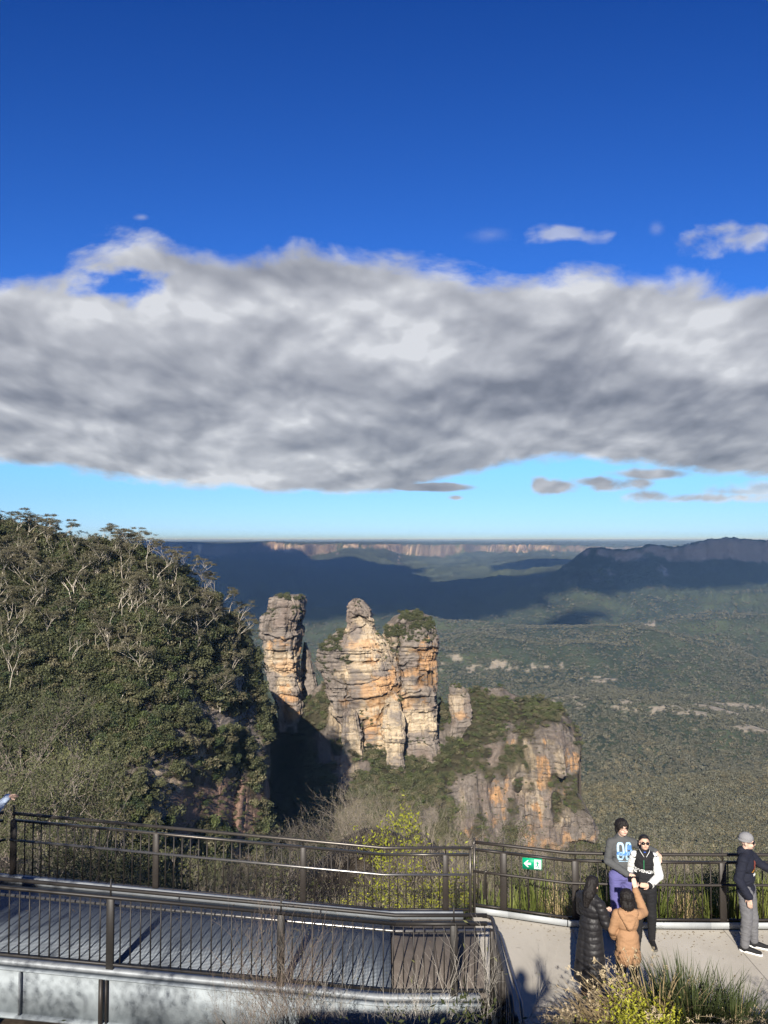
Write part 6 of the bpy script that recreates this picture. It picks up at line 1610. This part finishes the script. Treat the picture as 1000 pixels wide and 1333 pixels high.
plant('tussock', 'dark green spiky tussock in front of the concrete, tallest of its row', 'grass', near(888, 1300, 8.45), T1, 0.3, .64)
plant('tussock', 'dark spiky tussock just right of the tallest one', 'grass', near(935, 1310, 8.5), T1, 2.0, .50)
plant('tussock', 'dark tussock at the bottom right corner of the view', 'grass', near(985, 1330, 8.4), T1, 4.0, .45)
plant('tussock', 'shadowed tussock between the tan jacket and the tallest tussock', 'grass', near(856, 1310, 8.35), T1, 5.0, .5)
plant('tussock', 'lower dark tussock at the bottom edge under the tallest one', 'grass', near(905, 1330, 8.05), T1, 1.0, .66)
plant('tussock', 'lower dark tussock at the bottom edge, second from the corner', 'grass', near(955, 1330, 8.0), T1, 2.6, .62)
plant('seeding_grass', 'straw-coloured seeding grass arching in front of the two women', 'grass', near(812, 1320, 8.5), T2, 0.5, .82)
plant('seeding_grass', 'straw grass clump just right of the women, lower down', 'grass', near(858, 1333, 8.15), T2, 3.5, .85)
plant('seeding_grass', 'straw grass clump at the hem of the black coat', 'grass', near(786, 1333, 8.3), T2, 2.2, .55)
plant('seeding_grass', 'thin pale grass left of the woman in the long black coat', 'grass', near(697, 1345, 8.6), T2[:1], 1.5, .40)
plant('lime_shrub', 'bright lime green fine-leaved bush at the bottom edge below the women', 'shrub', near(852, 1340, 7.9), [('stems', K_LM[0], None), ('foliage', K_LM[1], None)], 0, .9)
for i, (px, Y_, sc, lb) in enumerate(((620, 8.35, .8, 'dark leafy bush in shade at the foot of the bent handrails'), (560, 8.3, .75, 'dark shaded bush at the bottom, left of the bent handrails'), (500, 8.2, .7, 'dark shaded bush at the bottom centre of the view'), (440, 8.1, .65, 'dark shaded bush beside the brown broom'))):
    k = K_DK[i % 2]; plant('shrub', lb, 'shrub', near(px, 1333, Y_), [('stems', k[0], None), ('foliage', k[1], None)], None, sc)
plant('broom_bush', 'brown wiry broom bush rising in front of the near walkway post', 'shrub', (-1.18, 9.5, -.55), [('stems', K_BR[0][0], None), ('foliage', K_BR[0][1], None)], 0.3, (1.0, 1.0, 1.5))
plant('broom_bush', 'lower brown broom bush just left of the wiry one', 'shrub', (-1.60, 9.3, -.5), [('stems', K_BR[1][0], None), ('foliage', K_BR[1][1], None)], 1.3, (.8, .8, 1.0))
for (px, Y_, sc, lb) in ((450, 9.3, 1.05, 'silvery leafless shrub in front of the walkway, nearest the broom'), (500, 9.2, 1.0, 'silvery leafless shrub in front of the walkway deck edge'), (590, 9.35, 1.25, 'tall silvery leafless shrub with small yellow leaves near the walkway corner'), (545, 9.1, .75, 'low silvery twigs in the shade below the walkway landing')):
    k = K_SV[int(px) % 2]; x = (px - 500) / 1000 * Y_ / 1.02; plant('dead_shrub', lb, 'shrub', (x, Y_, gz(x, Y_)), [('stems', k[0], None), ('foliage', k[1], None)], None, sc)
# bushes lower on the bank, just out of frame, that dapple the girder and the deck
for i, (x, Y_, zt) in enumerate(((-6.6, 5.6, 2.6), (-5.3, 5.2, 2.8), (-4.2, 5.7, 2.5), (-3.1, 5.2, 2.75), (-7.8, 5.3, 2.8), (-4.6, 3.7, 4.6), (-6.2, 4.4, 4.6), (-3.6, 3.3, 4.5), (1.6, 6.4, 2.1))):
    k = K_DE[i % 2]; g_ = gz(x, Y_); sc = (zt - g_) / 2.5
    plant('shrub', 'open bush on the garden bank, %s' % ('at the far left', 'left of the middle', 'low beside the middle', 'nearest the broom', 'beyond the left edge', 'tall and nearest the lookout', 'tall, farther left', 'tall, in the middle', 'in front of the platform')[i], 'shrub', (x, Y_, g_), [('stems', k[0], None), ('foliage', k[1], None)], None, max(.3, sc))
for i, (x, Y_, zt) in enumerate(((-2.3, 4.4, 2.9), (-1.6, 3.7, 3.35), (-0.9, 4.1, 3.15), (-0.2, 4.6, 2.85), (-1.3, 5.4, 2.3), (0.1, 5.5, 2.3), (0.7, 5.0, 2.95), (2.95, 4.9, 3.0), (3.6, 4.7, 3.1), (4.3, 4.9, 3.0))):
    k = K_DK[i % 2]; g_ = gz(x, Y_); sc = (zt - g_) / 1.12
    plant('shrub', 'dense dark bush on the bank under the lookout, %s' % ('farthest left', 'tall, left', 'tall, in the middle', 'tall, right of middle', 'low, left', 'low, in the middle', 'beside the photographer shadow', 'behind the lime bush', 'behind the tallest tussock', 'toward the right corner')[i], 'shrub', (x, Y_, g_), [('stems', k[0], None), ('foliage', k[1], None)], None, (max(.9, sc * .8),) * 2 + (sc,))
for i, (x, Y_, sc) in enumerate(((-10.6, 1.8, 2.7), (-8.9, 0.4, 2.3), (-12.9, 3.2, 2.9), (-15.4, 4.5, 2.8), (-11.6, -0.6, 2.9))):
    plant('garden_tree', 'leafy tree left of the upper lookout, %s' % ('middle one', 'nearest the photographer', 'left of the middle one', 'farthest left', 'set back behind the others')[i], 'tree', (x, Y_, gz(x, Y_)), P2(K_OL[i % 2]), None, (sc, sc, sc * 1.1))
# wind-bent gums and brush low on the left, nearer than the hill
for i, (px, py, Y_, sc, k) in enumerate(((40, 1010, 60, 2.2, 0), (85, 985, 70, 2.6, 1), (10, 960, 75, 2.6, 0), (120, 1040, 62, 2.0, 1), (150, 1060, 70, 1.8, 0), (60, 1050, 48, 1.6, 1), (5, 1040, 44, 1.5, 0), (30, 930, 90, 3.0, 1), (100, 925, 100, 2.6, 1))):
    v = atv(px, py, Y_); sp = k
    w_ = ('lowest at the left', 'highest, with pale sprays', 'at the far left edge', 'above the first rail panel', 'above the second walkway post', 'small, above the walkway corner', 'touching the left edge', 'largest, up the slope', 'yellowish, up the slope')[i]
    kk = (K_OL, K_DE)[i in (1, 4)][k]
    plant('shrub', 'pale-limbed brush tree at the foot of the hill, %s' % w_, 'tree', (v.x, Y_, v.z - 2.4 * sc * .9), P2(kk), None, (sc * 1.3, sc * 1.3, sc * 1.25))

# fallen leaves and grit on the paving and the deck
m = MB(); n = 420
x = rng.uniform(1.6, 7.5, n); y = np.where(rng.uniform(0, 1, n) < .6, np.interp(x, [p[0] for p in FLINE], [p[1] for p in FLINE]) - np.abs(rng.normal(0, .28, n)) - .10, rng.uniform(8.9, 12.3, n))
a = rng.uniform(0, 6.28, n)
m.leaves(np.stack([x, y, np.full(n, .007)], -1), rng.uniform(.02, .055, n), np.stack([np.cos(a), np.sin(a), 0 * a], -1), .4, None, .97)
n = 260; x = rng.uniform(-6.5, 1.3, n); a = rng.uniform(0, 6.28, n)
m.leaves(np.stack([x, 12.8 - np.abs(rng.normal(0, .5, n)) % 2.0, rz_(x) + .008], -1), rng.uniform(.02, .05, n), np.stack([np.cos(a), np.sin(a), 0 * a], -1), .4, None, .97)
tag(m.build('fallen_leaves', mat_leaf('fallen_leaf', (0.09, 0.06, 0.035), (0.30, 0.22, 0.12), .05, .1, ns=9)), 'small dry leaves scattered over the paving and walkway', 'leaves', kind='stuff')
# labels: where several things still read alike, say which by its place from left to right
def tell_apart():
    by = {}
    for o in COL.objects:
        if o.parent is None and 'label' in o: by.setdefault(o['label'], []).append(o)
    words = {2: ['left one', 'right one'], 3: ['left one', 'middle one', 'right one']}
    ordn = ['second', 'third', 'fourth', 'fifth', 'sixth', 'seventh', 'eighth', 'ninth', 'tenth']
    for lab, L in by.items():
        n = len(L)
        if n < 2: continue
        L.sort(key=lambda o: o.location.x / max(o.location.y, 0.1))
        for i, o in enumerate(L):
            w = words[n][i] if n in words else ('leftmost' if i == 0 else 'rightmost' if i == n - 1 else ordn[i - 1] + ' from left')
            o['label'] = lab + ', ' + w
    seen = {}
    for o in COL.objects:
        if o.parent is None and 'label' in o: seen[o['label']] = seen.get(o['label'], 0) + 1
    print('labels', len(seen), 'shared', sum(1 for v in seen.values() if v > 1), 'longest', max(len(k.split()) for k in seen))
tell_apart()
